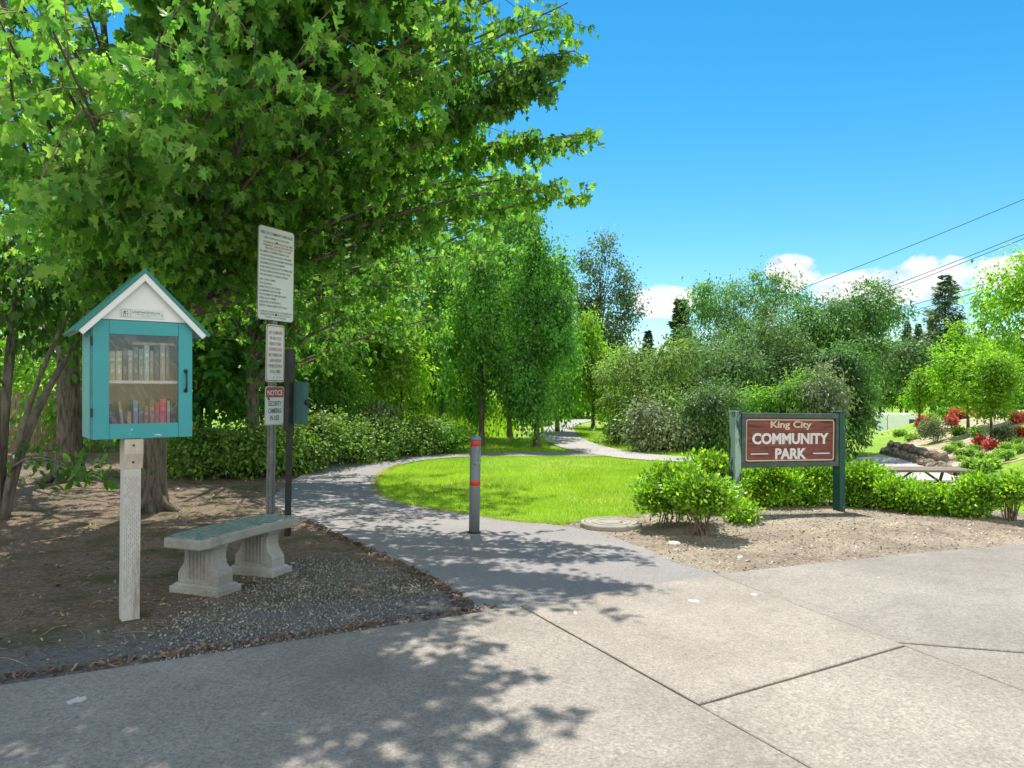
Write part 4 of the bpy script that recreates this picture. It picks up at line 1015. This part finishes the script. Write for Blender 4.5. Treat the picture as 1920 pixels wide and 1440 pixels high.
# books: each its own thing standing inside the cabinet
def book(x, z, w, h, d, c, label, lean=0, flat=False, y=.11):
    mb = MB()
    mb.box((-w/2+.0015, 0, h/2), (.003, d, h)); mb.box((w/2-.0015, 0, h/2), (.003, d, h)); mb.box((0, -d/2+.0015, h/2), (w-.006, .003, h))
    o = thing('book', label, 'book', (0, 0, 0), 0, 'books in the little library')
    cvr = mb.build('cover', bookmat(c), o); mb = MB(); mb.box((0, .002, h/2), (w-.0064, d-.012, h-.008)); mb.build('pages', M['paper'], o)
    mb = MB(); k = rr.random()
    mb.box((0, -d/2-.0004, h*.72), (w*.62, .001, h*.1)); mb.box((0, -d/2-.0004, h*(.25+.2*k)), (w*.35, .001, h*.28))
    mb.build('spine_band', bookmat(tuple(min(1, .08+q*1.35) for q in c)), cvr)
    m = Matrix.Translation((x, y-.05+d/2-.05, z)) @ Matrix.Rotation(lean, 4, 'Y')
    if flat: m = Matrix.Translation((x, y-.05+d/2-.05, z)) @ Matrix.Rotation(R(90), 4, 'Y')
    o.matrix_world = Lm @ m
bx0 = CX-W2+.11; zb_, zt_ = Z0+TH+.001, SZ+.011
UP = [(.036, .19, (.42, .36, .24), 'tan paperback at the left end of the upper shelf'), (.034, .19, (.46, .42, .3), 'cream paperback, second from the left on the upper shelf'), (.03, .21, (.06, .07, .05), 'dark olive book beside the cream paperback'), (.026, .2, (.3, .3, .26), 'pale grey paperback left of centre on the upper shelf'), (.03, .22, (.12, .13, .12), 'charcoal book in the centre of the upper shelf'), (.028, .21, (.22, .24, .2), 'grey-green book in the upper row, right of the charcoal one'), (.03, .235, (.33, .45, .43), 'pale blue book standing in the upper row'), (.022, .2, (.25, .2, .12), 'thin brown book right of the pale blue one'), (.034, .24, (.03, .035, .04), 'tall black book near the right of the upper shelf'), (.03, .24, (.36, .28, .2), 'tall light brown book second from the right, upper shelf'), (.022, .24, (.2, .13, .11), 'narrow dark red-brown book at the right end of the upper shelf')]
x = bx0
for w, h, c, lb in UP: book(x+w/2, zt_, w, h, .14, c, lb); x += w+.004
book(CX-.05, zt_+.245, .02, .26, .15, (.36, .26, .17), 'brown book lying flat across the upper row', 0, True)
LO = [(.03, .2, (.05, .05, .08), 'dark navy book leaning at the left end of the lower shelf', -.16, .03), (.016, .22, (.3, .27, .2), 'thin tan book leaning against the navy one', -.13, .012), (.022, .15, (.4, .28, .12), 'short golden book on the lower shelf', 0, .012), (.028, .225, (.16, .25, .42), 'light blue book with pale spine in the lower row', 0, .004), (.03, .2, (.12, .12, .09), 'dark grey book right of the light blue one', 0, .004), (.026, .19, (.3, .1, .08), 'faded maroon book in the lower row centre', 0, .006), (.03, .23, (.22, .15, .09), 'brown book left of the bright red ones', 0, .004), (.026, .21, (.4, .03, .06), 'crimson book beside the brown one', 0, .003), (.04, .23, (.55, .035, .09), 'thickest bright red book in the lower row', 0, .006), (.018, .22, (.3, .32, .32), 'thin grey book right of the bright red one', 0, .006), (.036, .235, (.025, .03, .03), 'black book with white spine mark on the lower shelf', 0, .006), (.028, .2, (.5, .34, .06), 'yellow-orange book at the right end of the lower shelf', 0, .004)]
x = bx0+.02
for w, h, c, lb, ln, gp in LO: book(x+w/2, zb_, w, h, .14, c, lb, ln); x += w+gp

# ------------------------------------------------------------------ bench
bench = thing('stone_bench', 'cast concrete bench with teal mosaic seat on two fluted pedestals', 'bench', (-2.15, 5.85, 0), R(68.8))
def bow(x): return .05*(1-(x/.57)**2)
def benchslab(hl, hw, z0, z1, cham):
    xs_ = np.linspace(-hl, hl, 13); fr = []; bk = []
    for x in xs_:
        e = max(0, abs(x)-(hl-.05))/.05; fr.append((x, -hw+bow(x)+cham*e*e)); bk.append((x, hw+bow(x)-cham*e*e))
    return MB().prism(fr+bk[::-1], z0, z1, 'z')
seat = benchslab(.57, .2, .375, .448, .035).build('seat', M['benchstone'], bench, bevel=.012)
benchslab(.548, .178, .446, .452, .03).build('mosaic_top', M['mosaic'], seat)
def pedestal(x0):
    hw = [(.07, .19), (.15, .19), (.175, .178), (.2, .155), (.225, .138), (.26, .128), (.3, .128), (.33, .136), (.35, .15), (.374, .152)]
    y0 = bow(x0)
    prof = [(-w+y0, z) for z, w in hw]+[(w+y0, z) for z, w in hw[::-1]]
    mb = MB(); mb.prism(prof, x0-.075, x0+.075, 'x')
    for s in (-1, 1):
        for k in range(6):
            yy = y0-.0825+k*.033
            mb.tube([(x0+s*.076, yy, .12), (x0+s*.076, yy, .33)], .0095, 8)
    o = mb.build('pedestal', M['benchstone'], bench, bevel=.005)
    mb = MB(); mb.box((x0, y0, .022), (.25, .46, .084)); mb.add([(x0+sx*a, y0+sy*b, z) for a, b, z in ((.112, .217, .065), (.092, .197, .085)) for sx, sy in ((-1, -1), (1, -1), (1, 1), (-1, 1))], [(4, 5, 6, 7), (0, 1, 5, 4), (1, 2, 6, 5), (2, 3, 7, 6), (3, 0, 4, 7)])
    mb.build('base', M['benchstone'], o, bevel=.008)
pedestal(-.30); pedestal(.30)

# ------------------------------------------------------------------ rule signs on the perforated post
def rounded(hw, z0, z1, r, n=5):
    pts = []
    for cx, cz, a0 in ((hw-r, z1-r, 0), (-hw+r, z1-r, 90), (-hw+r, z0+r, 180), (hw-r, z0+r, 270)):
        for k in range(n+1):
            a = R(a0+90*k/n); pts.append((cx+r*math.cos(a), cz+r*math.sin(a)))
    return pts
def band(mb, outer, inner, y, mi=0):
    n = len(outer); mb.add([(a, y, b) for a, b in outer]+[(a, y, b) for a, b in inner], [(i, (i+1) % n, (i+1) % n+n, i+n) for i in range(n)], mi)
sp = thing('sign_post', 'leaning perforated steel post carrying three white park notices', 'sign post', (-2.55, 7.87, 0), 0, None, (R(1.0), 0, R(64)))
mb = MB(); w = .062
mb.box((0, 0, 1.58), (w, w, 3.24))
for k in range(122):
    z = .05+k*.0255
    mb.box((0, -w/2, z), (.011, .002, .011), 1); mb.box((-w/2, 0, z), (.002, .011, .011), 1); mb.box((w/2, 0, z), (.002, .011, .011), 1)
mb.build('post', [M['galv'], M['hole']], sp)
ys_ = -w/2-.006
def panel(name, hw, z0, z1, r):
    mb = MB(); mb.prism(rounded(hw, z0, z1, r), ys_-.003, ys_+.003); return mb.build(name, M['signwhite'], sp)
pr = panel('rules_panel', .262, 2.245, 3.215, .04)
mb = MB(); yy = ys_-.0045
band(mb, rounded(.262, 2.245, 3.215, .04), rounded(.256, 2.251, 3.209, .036), yy)
text(mb, 'KING CITY COMMUNITY PARK RULES', 0, 3.13, .028, yy, .46, .012)
text(mb, 'PARK IS CLOSED FROM DUSK UNTIL DAWN', 0, 3.085, .02, yy, .36)
for z, b, wd in ((2.94, 'NO CAMPING OR OVERNIGHT PARKING IN PARK', .42), (2.9, 'THE USE OR POSSESSION OF ALCOHOL IS PROHIBITED', .46), (2.86, 'THE USE OR POSSESSION OF FIREARMS IS PROHIBITED', .47), (2.82, 'THE DUMPING OF LITTER IS PROHIBITED', .36), (2.78, 'NO MOTORIZED VEHICLES EXCEPT IN PARKING AREA', .47), (2.74, 'VEHICLES PARKED IN UNAUTHORIZED PLACES', .44), (2.70, 'WILL BE TOWED AT OWNERS EXPENSE', .4),
                 (2.65, 'NO OPEN FIRES', .22), (2.612, 'NO GOLFING', .17), (2.574, 'KEEP DOGS ON LEASH', .3), (2.536, 'NO SMOKING IN RESTROOMS', .3), (2.498, 'NO LOUD MUSIC OR AMPLIFIED SOUND', .38), (2.46, 'PARK USE BY PERMIT', .24), (2.422, 'PLEASE PICK UP AFTER PETS', .3), (2.384, 'REPORT VANDALISM TO CITY HALL', .4)):
    text(mb, b, -.235, z, .021, yy, wd, .004, left=True)
text(mb, 'A COMPLETE SET OF RULES AND COPY OF THE GENERAL PARK', 0, 2.325, .018, yy, .47)
text(mb, 'ORDINANCE MAY BE OBTAINED AT KING CITY CITY HALL', 0, 2.298, .018, yy, .44)
text(mb, 'KING CITY PARKS', 0, 2.27, .018, yy, .3)
for z in (3.06, 2.31): mb.box((0, yy-.002, z), (.018, .006, .018))
mb.build('rules_lettering', M['ink'], pr)
mb = MB(); text(mb, 'DOGS MUST BE KEPT ON LEASH AT ALL TIMES', .02, 3.04, .022, yy, .42, .008); text(mb, 'OWNERS MUST CLEAN UP AFTER THEIR DOGS', .02, 3.008, .022, yy, .43, .008); text(mb, 'VIOLATORS ARE SUBJECT TO A FINE', .02, 2.976, .022, yy, .38, .008)
mb.build('red_lettering', M['redink'], pr)
pd_ = panel('dog_panel', .132, 1.606, 2.205, .03)
mb = MB(); band(mb, rounded(.126, 1.614, 2.197, .026), rounded(.118, 1.624, 2.187, .022), yy)
for i, b in enumerate(['JUST A REMINDER,', 'WE ARE A DOG', 'FRIENDLY PARK,', 'HOWEVER, DOGS', 'MUST REMAIN ON', 'LEASH AND IN', 'OWNERS CONTROL', 'AT ALL TIMES.']):
    text(mb, b, 0, 2.105-i*.058, .034, yy, (.2, .17, .17, .185, .19, .165, .2, .16)[i], .01)
for q in (-.02, .035, .075): mb.lathe([(.004, -.004), (.012, .002), (.006, .012)], 8, (q, yy+.008, 1.65))
mb.build('dog_lettering', M['redink'], pd_)
pn = panel('notice_panel', .134, 1.155, 1.558, .025)
mb = MB(); hd = [p for p in rounded(.125, 1.42, 1.549, .02)]; mb.prism([(-.125, 1.445), (.125, 1.445), (.125, 1.53), (.108, 1.549), (-.108, 1.549), (-.125, 1.53)], yy-.001, yy+.002); mb.build('red_header', M['signred'], pn)
mb = MB(); text(mb, 'NOTICE', 0, 1.468, .052, yy-.0025, .215, .012); mb.build('white_lettering', M['white'], pn)
mb = MB(); text(mb, 'SECURITY', 0, 1.356, .05, yy, .19, .015); text(mb, 'CAMERAS', 0, 1.28, .05, yy, .19, .015); text(mb, 'IN USE', 0, 1.205, .05, yy, .13, .015)
band(mb, rounded(.129, 1.16, 1.553, .022), rounded(.126, 1.163, 1.55, .02), yy); mb.box((-.09, yy-.003, 1.43), (.03, .006, .018), 0, (0, .6, 0))
mb.build('notice_lettering', M['ink'], pn)

# dark post with green box
dp = thing('dispenser_post', 'slim dark post with a grey-green metal box on its right side', 'post', (-2.31, 7.68, 0), 0, None, (R(1.6), 0, R(60)))
mb = MB(); mb.box((0, 0, .5), (.05, .045, 1.2)); mb.box((0, 0, 1.52), (.085, .045, .84)); mb.box((-.03, .03, 1.52), (.02, .04, .83)); mb.build('post', M['darkbronze'], dp, bevel=.003)
mb = MB(); mb.box((.055, -.09, 1.39), (.085, .13, .43)); bx = mb.build('box', M['boxgreen'], dp, bevel=.006)
mb = MB(); mb.box((.055, -.158, 1.39), (.08, .006, .42)); mb.build('box_lid', M['boxgreen'], bx, bevel=.002)
mb = MB(); mb.lathe([(.03, 0), (.028, .02), (.015, .035), (.002, .038)], 14); o = mb.build('knob', M['black'], bx, smooth=True); o.location = (.07, -.16, 1.4); o.rotation_euler = (R(90), 0, 0)

# ------------------------------------------------------------------ bollard
bo = thing('bollard', 'grey steel bollard with two orange-red reflective bands in the path', 'bollard', (-.395, 7.79, .026), 0, None, (0, R(.9), 0))
mb = MB(); mb.lathe([(.056, -.05), (.056, .975)], 28); mb.build('pipe', M['bollard'], bo, smooth=False).data.polygons.foreach_set('use_smooth', [True]*28+[False]*2)
mb = MB(); mb.lathe([(.058, .968), (.0585, .985), (.054, 1.0), (.042, 1.012), (.022, 1.02), (.002, 1.022)], 28); mb.build('cap', M['bollard'], bo, smooth=True)
for z0, z1, m_ in ((.91, .962, 'reflect'), (.5, .555, 'reflect')):
    mb = MB(); mb.lathe([(.0562, z0), (.0572, z0+.001), (.0572, z1-.001), (.0562, z1)], 28); mb.build('reflective_band', M[m_], bo, smooth=True)
mb = MB(); mb.lathe([(.0562, .70), (.0567, .701), (.0567, .745), (.0562, .746)], 28); mb.build('tape_residue', M['tapeold'], bo, smooth=True)
mb = MB(); mb.lathe([(.072, -.02), (.07, .012), (.058, .022), (.056, .022)], 24); mb.build('base_collar', M['darkbronze'], bo)
mb = MB(); mb.lathe([(.15, -.02), (.145, .003), (.07, .006)], 24); mb.build('concrete_footing', M['concrete'], bo)

# ------------------------------------------------------------------ park sign
zs = hzf(3.35, 9.05)
ps = thing('park_sign', 'red King City Community Park sign board between dark green posts', 'sign', (3.35, 9.05, -.02), R(19))
hs = .762
for s in (-1, 1):
    mb = MB(); hh = 1.285 if s < 0 else 1.27
    mb.add([(s*hs+dx*.0425-(.02*s*0), dy*.062, z) for z in (-.15, hh) for dx, dy in ((-1, -1), (1, -1), (1, 1), (-1, 1))], [(0, 1, 2, 3), (4, 7, 6, 5), (0, 4, 5, 1), (1, 5, 6, 2), (2, 6, 7, 3), (3, 7, 4, 0)])
    mb.box((s*hs, 0, hh+.006), (.1, .14, .012))
    o = mb.build('post', M['parkgreen'], ps, bevel=.004)
    if s < 0: o['label'] = 'left green post with flaking paint'
tilt = R(1.0)
mb = MB(); fw = hs-.0435; z0, z1 = .615, 1.262
yfr = -.0
mb.box((0, yfr, z1-.03), (2*fw, .1, .06)); mb.box((0, yfr, z0+.03), (2*fw, .1, .06))
mb.box((-fw+.03, yfr, (z0+z1)/2), (.06, .096, z1-z0-.122)); mb.box((fw-.03, yfr, (z0+z1)/2), (.06, .096, z1-z0-.122))
fr = mb.build('frame', M['parkframe'], ps, bevel=.004); fr.rotation_euler = (0, tilt, 0)
mb = MB(); hw = fw-.062
for k in range(3):
    hgt = (z1-z0-.124)/3; mb.box((0, .005, z0+.062+hgt*(k+.5)), (2*hw, .05, hgt-.0015))
pn = mb.build('board', M['signwood'], ps, bevel=.002); pn.rotation_euler = (0, tilt, 0)
mb = MB(); yb = -.0205-.002
zc0, zc1 = z0+.072, z1-.072; ob = rounded(hw-.008, zc0, zc1, .035); ib = rounded(hw-.022, zc0+.014, zc1-.014, .024)
n = len(ob)
mb.add([(a, yb-.004, b) for a, b in ob]+[(a, yb-.004, b) for a, b in ib]+[(a, yb+.004, b) for a, b in ob]+[(a, yb+.004, b) for a, b in ib], [(i, (i+1) % n, (i+1) % n+n, i+n) for i in range(n)]+[(i, (i+1) % n, (i+1) % n+2*n, i+2*n) for i in range(n)]+[(i+n, (i+1) % n+n, (i+1) % n+3*n, i+3*n) for i in range(n)])
mb.build('border', M['cream'], pn)
def relief(lines, name, mat):
    mb = MB()
    for b, cx, z, cap, wd, bold in lines:
        text(mb, b, cx, z, cap, yb-.004, wd, bold)
    o = mb.build(name, mat, pn, fixn=False)
    sm = o.modifiers.new('thick', 'SOLIDIFY'); sm.thickness = .008; sm.offset = 0
    return o
relief([('King City', 0, 1.09, .078, .60, .025)], 'cream_lettering', M['cream'])
o = relief([('COMMUNITY', 0, .897, .122, 1.12, .04), ('PARK', 0, .715, .122, .46, .04)], 'white_lettering', M['letter'])
mb = MB(); mb.box((-.455, yb-.004, .775), (.25, .008, .014)); mb.box((.455, yb-.004, .775), (.25, .008, .014)); mb.build('dash', M['letter'], pn)

# ------------------------------------------------------------------ picnic table, trailers, fence, wires
tx, ty = (1722-960)/F*14, 14.0; tz = hzf(tx, ty)
pt = thing('picnic_table', 'weathered brown picnic table with A-frame legs behind the hedge', 'picnic table', (tx, ty, tz), R(-4))
mb = MB()
for k in range(5): mb.box((0, -.29+k*.145, .75), (1.75, .135, .04))
mb.build('tabletop', M['table'], pt, bevel=.004)
for s in (-1, 1):
    mb = MB()
    for k in (-.07, .07): mb.box((.1, s*.68+k, .44), (1.85, .13, .04))
    mb.build('seat_plank', M['table'], pt, bevel=.004)
for s in (-1, 1):
    mb = MB()
    for q in (-1, 1): mb.tube([(s*.55, q*.2, .73), (s*.55, q*.62, 0)], .03, 6)
    mb.box((s*.55, 0, .40), (.04, 1.5, .07)); mb.tube([(s*.55, 0, .4), (s*.1, 0, .72)], .022, 6)
    mb.build('leg_frame', M['tablemetal'], pt)
TG = 'white trailers parked beyond the garden'
for px, D, L_, lb in ((1668, 64, .8, 'plain white box trailer parked beyond the garden'), (1700, 67, .7, 'white trailer with a dark window, right of the plain one')):
    x = (px-960)/F*D; zt = H+(HZ-775)/F*D; z0 = hzf(x, D)
    tr = thing('parked_trailer', lb, 'trailer', (x, D, z0), R(-8), TG); hgt = zt-z0
    mb = MB(); mb.prism([(-L_, .5), (L_, .5), (L_, hgt-.15), (L_-.15, hgt), (-L_+.15, hgt), (-L_, hgt-.15)], -1.1, 1.1); mb.build('body', M['trailer'], tr, bevel=.05)
    mb = MB(); mb.box((L_*.3, -1.105, hgt-.75), (.8, .02, .5)) if px > 1680 else mb.box((-L_*.7, -1.105, hgt-1.0), (.04, .02, 1.6)); mb.build('window' if px > 1680 else 'door_seam', M['glassdark'], tr)
    for s in (-1, 1):
        mb = MB(); mb.tube([(s*.5, -1.08, .36), (s*.5, -.85, .36)], .36, 18); mb.build('wheel', M['black'], tr)
fx = thing('wooden_fence', 'brown board fence half hidden behind the left shrub tree', 'fence', ((20-960)/F*19, 19, 0), R(8))
mb = MB()
for k in range(30): mb.box((-2.2+k*.15, 0, .75+rr.uniform(-.02, .02)), (.135, .02, 1.5))
mb.build('boards', M['fence'], fx)
mb = MB()
for z in (.35, 1.2): mb.box((0, .035, z), (4.6, .04, .09))
mb.build('rails', M['fence'], fx)
hs_ = thing('house', 'grey house wall glimpsed through leaves left of the drooping trees', 'house', ((700-960)/F*34, 34, hzf(-6.3, 34)), R(5))
mb = MB(); mb.box((0, 0, 1.3), (5, 3, 2.6)); mb.build('wall', M['house'], hs_)
mb = MB(); mb.prism([(-2.8, 2.55), (2.8, 2.55), (0, 3.9)], -1.8, 1.8); mb.build('roof', M['darkbronze'], hs_)
mb = MB(); mb.box((.6, -1.51, 1.5), (1, .03, .9)); mb.build('window', M['glassdark'], hs_)
for i, (a, b, lb) in enumerate([((1400, 580), (1990, 344), 'topmost overhead power line at right'), ((1440, 621), (1990, 411), 'second overhead power line from the top'), ((1440, 628), (1990, 419), 'third overhead power line, close under the second'), ((1480, 632), (1990, 490), 'fourth overhead power line, behind the pine'), ((1480, 647), (1990, 498), 'lowest overhead power line')]):
    D0, D1 = 74, 62
    A_ = P(a[0], a[1], D0); B_ = P(b[0], b[1], D1); pts = []
    for k in range(13):
        t = k/12; q = A_.lerp(B_, t); q.z -= 2.2*t*(1-t)*.35; pts.append(q)
    mb = MB(); mb.tube(pts, .028, 5); tag(mb.build('power_line', M['wire'], fixn=False), lb, 'power line', 'power lines at right')

# ------------------------------------------------------------------ grass, litter, gravel
rng = np.random.default_rng(400)
def scatter(poly, n, notin=()):
    A = np.array(poly); lo, hi = A.min(0), A.max(0); out = []
    tot = 0
    for _ in range(60):
        if tot >= n: break
        q = rng.uniform(lo, hi, (n*2+20, 2)); q = q[inside(q, poly)]
        for z in notin: q = q[~inside(q, z)]
        out.append(q); tot += len(q)
    return np.concatenate(out)[:n]
farp = dens(ribbon(cl, 1.25), .3)
lawn = [G(*q) for q in LAWN_EDGE]+[G(1060, 984), G(1200, 972), (2.0, 9.1), (2.6, 10.3), (4.2, 10.7), (6, 11), (6, 16), (2, 17)]
q = scatter(lawn, 150000, (pathA, farp, mb_poly))
# denser in front, thinner far off
keep = rng.random(len(q)) < np.clip(1.25-.055*(q[:, 1]-7), .3, 1); q = q[keep]
p = np.column_stack([q, hz(q[:, 0], q[:, 1])]); n = len(p)
stuff(leaves('lawn_grass', p, np.array((0, 0, 1.))+rv(rng, n)*np.array((.5, .5, .1)), rv(rng, n)+np.array((0, -.3, 0)), rng.uniform(.028, .058, n), BLADE, M['grass']), 'short bright green mown grass of the front lawn', 'grass')
eg = dens(smoothpoly([G(*q) for q in LAWN_EDGE[4:]]+[G(1060, 986), G(1200, 974)], 2, False), .004, closed=False)
eg = np.array(eg); eg = np.repeat(eg, 4, 0)+rng.normal(0, .035, (len(eg)*4, 2))
p = np.column_stack([eg, hz(eg[:, 0], eg[:, 1])+.004]); n = len(p)
stuff(leaves('edge_grass', p, np.array((0, 0, .7))+rv(rng, n)*np.array((.9, .9, .1)), rv(rng, n), rng.uniform(.03, .075, n), BLADE, M['drygrass']), 'ragged straw-tinged grass along the lawn edge', 'grass')
q = scatter([(-6, 26), (-1, 24.5), (.1, 26), (-.1, 34), (-2, 40), (-8, 40)], 9000)
p = np.column_stack([q, hz(q[:, 0], q[:, 1])]); n = len(p)
stuff(leaves('tall_grass', p, np.array((0, 0, 1.))+rv(rng, n)*np.array((.4, .4, .1)), rv(rng, n), rng.uniform(.35, .75, n), BLADE, M['tallgrass']), 'tall unmown bright grass on the bank behind the trees', 'grass')
q = scatter([(.8, 18), (2.0, 16.9), (6, 16), (6, 22), (3.2, 32), (2.6, 33), (2.2, 25)], 14000, (farp,))
q2 = scatter([(-4, 18.2), (.9, 17.9), (1.2, 24), (-1, 25), (-5, 25)], 16000, (farp, pathA))
q3 = scatter([(5.6, 9.6), (8, 9.6), (14, 14), (14, 20), (9, 17)], 16000, (lowp,))
q = np.concatenate([q, q2, q3]); p = np.column_stack([q, hz(q[:, 0], q[:, 1])]); n = len(p)
stuff(leaves('lawn_grass', p, np.array((0, 0, 1.))+rv(rng, n)*np.array((.5, .5, .1)), rv(rng, n), rng.uniform(.05, .1, n), BLADE, M['grass']), 'mown grass beyond the path and along the garden', 'grass')
near = [(-14, -2.2), (-2.56, 3.75), (-.22, 4.99)]+[(a[0]-.03, a[1]) for a in [G(*q) for q in pa[2:12]]]+[(-3.4, 12), (-6, 14), (-14, 14)]
q = scatter(near, 24000)
w_ = rng.random(len(q)) < np.clip(1.5-.1*q[:, 1], .35, 1); q = q[w_]
p = np.column_stack([q, np.full(len(q), .024)]); n = len(p)
stuff(leaves('bark_litter', p, rv(rng, n)*np.array((1, 1, .25)), np.array((0, 0, 1.))+rv(rng, n)*.5, rng.uniform(.01, .042, n), CHIP, M['chip']), 'scattered bark chips and dry litter on the shaded soil', 'litter')
q = scatter([G(*a) for a in [(880, 1150), (640, 1195), (430, 1225), (300, 1255), (330, 1160), (470, 1110), (560, 1050), (700, 1060), (800, 1100)]], 8500); q = q+rng.normal(0, .16, q.shape)*rng.choice([.3, 1, 1.6], (len(q), 1)); q = q[inside(q, near)]
p = np.column_stack([q, np.full(len(q), .02)]); n = len(p)
stuff(leaves('gravel', p, rv(rng, n), rv(rng, n), rng.uniform(.006, .019, n)*rng.choice([1, 1, 1, 1.7], n), PEB, M['gravel']), 'dark loose gravel in front of the bench', 'gravel')
# leaves and needles collecting along the asphalt edge and the pavement
el = np.array(dens([G(*a) for a in pa[1:9]]+[], .006, closed=False)); el = el+rng.normal(0, .035, el.shape)+np.array((-.05, -.02))
el2 = np.array(dens([(-3.5, 3.28), (-2.56, 3.77), (-.195, 5.0)], .006, closed=False))+np.abs(rng.normal(0, .05, (1, 1))); el2 = el2+rng.normal(0, .03, el2.shape)+np.array((-.03, .05))
q = np.concatenate([el, el2]); p = np.column_stack([q, np.full(len(q), .028)]); n = len(p)
stuff(leaves('fallen_leaves', p, rv(rng, n)*np.array((1, 1, .4)), np.array((0, 0, 1.))+rv(rng, n)*.7, rng.uniform(.015, .05, n), CHIP, M['redleaf']), 'brown and reddish dead leaves along the path edge', 'litter')
q = scatter(mb_poly, 9000); p = np.column_stack([q, hz(q[:, 0], q[:, 1])+.024]); n = len(p)
stuff(leaves('mulch_chips', p, rv(rng, n)*np.array((1, 1, .2)), np.array((0, 0, 1.))+rv(rng, n)*.5, rng.uniform(.01, .035, n), CHIP, M['chip_r']), 'pale wood chips on the soil around the park sign', 'mulch')
mb = MB(); rr = random.Random(8)
for k in range(75):
    a = scatter(near[:8], 1)[0] if k % 3 else scatter([(-3.4, 3.4), (-.4, 4.9), (-1.2, 6), (-3.4, 5.4)], 1)[0]
    t = rr.uniform(0, 6.28); L = rr.uniform(.06, .28); c_, s_ = math.cos(t), math.sin(t)
    mb.tube([(a[0], a[1], .026), (a[0]+c_*L*.5-s_*L*.12*rr.uniform(-1, 1), a[1]+s_*L*.5+c_*L*.12*rr.uniform(-1, 1), .026+rr.uniform(.004, .02)), (a[0]+c_*L, a[1]+s_*L, .024)], [.002, .0028, .0015], 4)
stuff(mb.build('fallen_twigs', M['drytwig'], fixn=False), 'pale dry twigs lying on the shaded soil', 'twigs')

# ------------------------------------------------------------------ camera, sun, sky
cam = bpy.data.cameras.new('camera'); co = bpy.data.objects.new('camera', cam); col.objects.link(co)
co.location = (0, 0, H); co.rotation_euler = (R(90), 0, 0)
cam.sensor_width = 36; cam.lens = 36*F/1920; cam.shift_y = (HZ-720)/1920; cam.clip_end = 2000
sc.camera = co
EL, AZ = R(63.4), R(-5)
sd = Vector((math.sin(AZ)*math.cos(EL), math.cos(AZ)*math.cos(EL), math.sin(EL)))
sun = bpy.data.lights.new('sun', 'SUN'); so = bpy.data.objects.new('sun', sun); col.objects.link(so)
sun.energy = 4.4; sun.angle = R(.53); sun.color = (1, .95, .88)
so.rotation_euler = sd.to_track_quat('Z', 'Y').to_euler()
w = bpy.data.worlds.new('World'); sc.world = w; w.use_nodes = True
nt = w.node_tree; nt.nodes.clear()
out = nt.nodes.new('ShaderNodeOutputWorld'); bg = nt.nodes.new('ShaderNodeBackground')
sky = N(nt, 'TexSky'); sky.sky_type = 'NISHITA'; sky.sun_disc = False; sky.sun_elevation = EL; sky.sun_rotation = AZ
sky.air_density = 1.0; sky.dust_density = .1; sky.ozone_density = 3
hsv = N(nt, 'HueSaturation'); hsv.inputs['Saturation'].default_value = 1.4; hsv.inputs['Hue'].default_value = .485
nt.links.new(sky.outputs[0], hsv.inputs['Color'])
tc = N(nt, 'TexCoord'); sx = N(nt, 'SeparateXYZ'); nt.links.new(tc.outputs['Generated'], sx.inputs[0])
az = mth(nt, 'ARCTAN2', sx.outputs['X'], sx.outputs['Y']); el = mth(nt, 'ARCSINE', sx.outputs['Z'])
mp = N(nt, 'Mapping'); mp.inputs['Scale'].default_value = (1, 1, 1.6); nt.links.new(tc.outputs['Generated'], mp.inputs['Vector'])
nz = noise(nt, mp.outputs[0], 16, 8, .58, .3)
tot = None
for a0, e0, ra, re in ((.197, .118, .055, .02), (.357, .148, .034, .022), (.45, .125, .075, .024), (.545, .135, .085, .027), (.62, .135, .06, .024), (-1.0, .25, .35, .12), (1.6, .3, .4, .16), (2.5, .45, .75, .4), (-2.4, .5, .8, .42), (3.0, .8, .8, .4), (-3.1, .35, .6, .25)):  # broad cloud banks behind the camera are added, unseen, for fill light
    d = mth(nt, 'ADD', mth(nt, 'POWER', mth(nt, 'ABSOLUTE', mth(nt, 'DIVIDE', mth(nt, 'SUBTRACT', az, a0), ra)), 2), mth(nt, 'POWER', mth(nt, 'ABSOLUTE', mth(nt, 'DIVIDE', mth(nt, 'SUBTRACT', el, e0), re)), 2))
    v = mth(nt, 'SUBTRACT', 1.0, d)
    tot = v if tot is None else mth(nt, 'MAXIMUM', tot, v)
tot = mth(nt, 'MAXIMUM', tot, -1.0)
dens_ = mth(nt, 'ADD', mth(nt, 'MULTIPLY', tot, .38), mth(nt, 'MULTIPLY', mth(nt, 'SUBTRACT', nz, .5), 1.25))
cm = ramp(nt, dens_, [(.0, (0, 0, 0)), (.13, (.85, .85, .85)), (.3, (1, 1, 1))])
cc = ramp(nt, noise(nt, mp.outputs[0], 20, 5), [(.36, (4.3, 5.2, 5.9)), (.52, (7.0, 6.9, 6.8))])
back = ramp(nt, sx.outputs['Y'], [(.0, (1.75, 1.7, 1.65)), (.4, (1, 1, 1))])  # unseen clouds behind the camera made brighter to lift the shaded fronts
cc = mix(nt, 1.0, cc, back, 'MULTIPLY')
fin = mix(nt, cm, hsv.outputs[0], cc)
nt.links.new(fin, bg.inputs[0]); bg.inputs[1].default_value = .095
nt.links.new(bg.outputs[0], out.inputs[0])
sc.view_settings.view_transform = 'Standard'; sc.view_settings.look = 'None'; sc.view_settings.gamma = 1; sc.view_settings.exposure = .82
sc.render.engine = 'CYCLES'
sc.cycles.max_bounces = 9; sc.cycles.diffuse_bounces = 6; sc.cycles.transmission_bounces = 4; sc.cycles.transparent_max_bounces = 8
print('polys', sum(len(o.data.polygons) for o in sc.objects if o.type == 'MESH'))
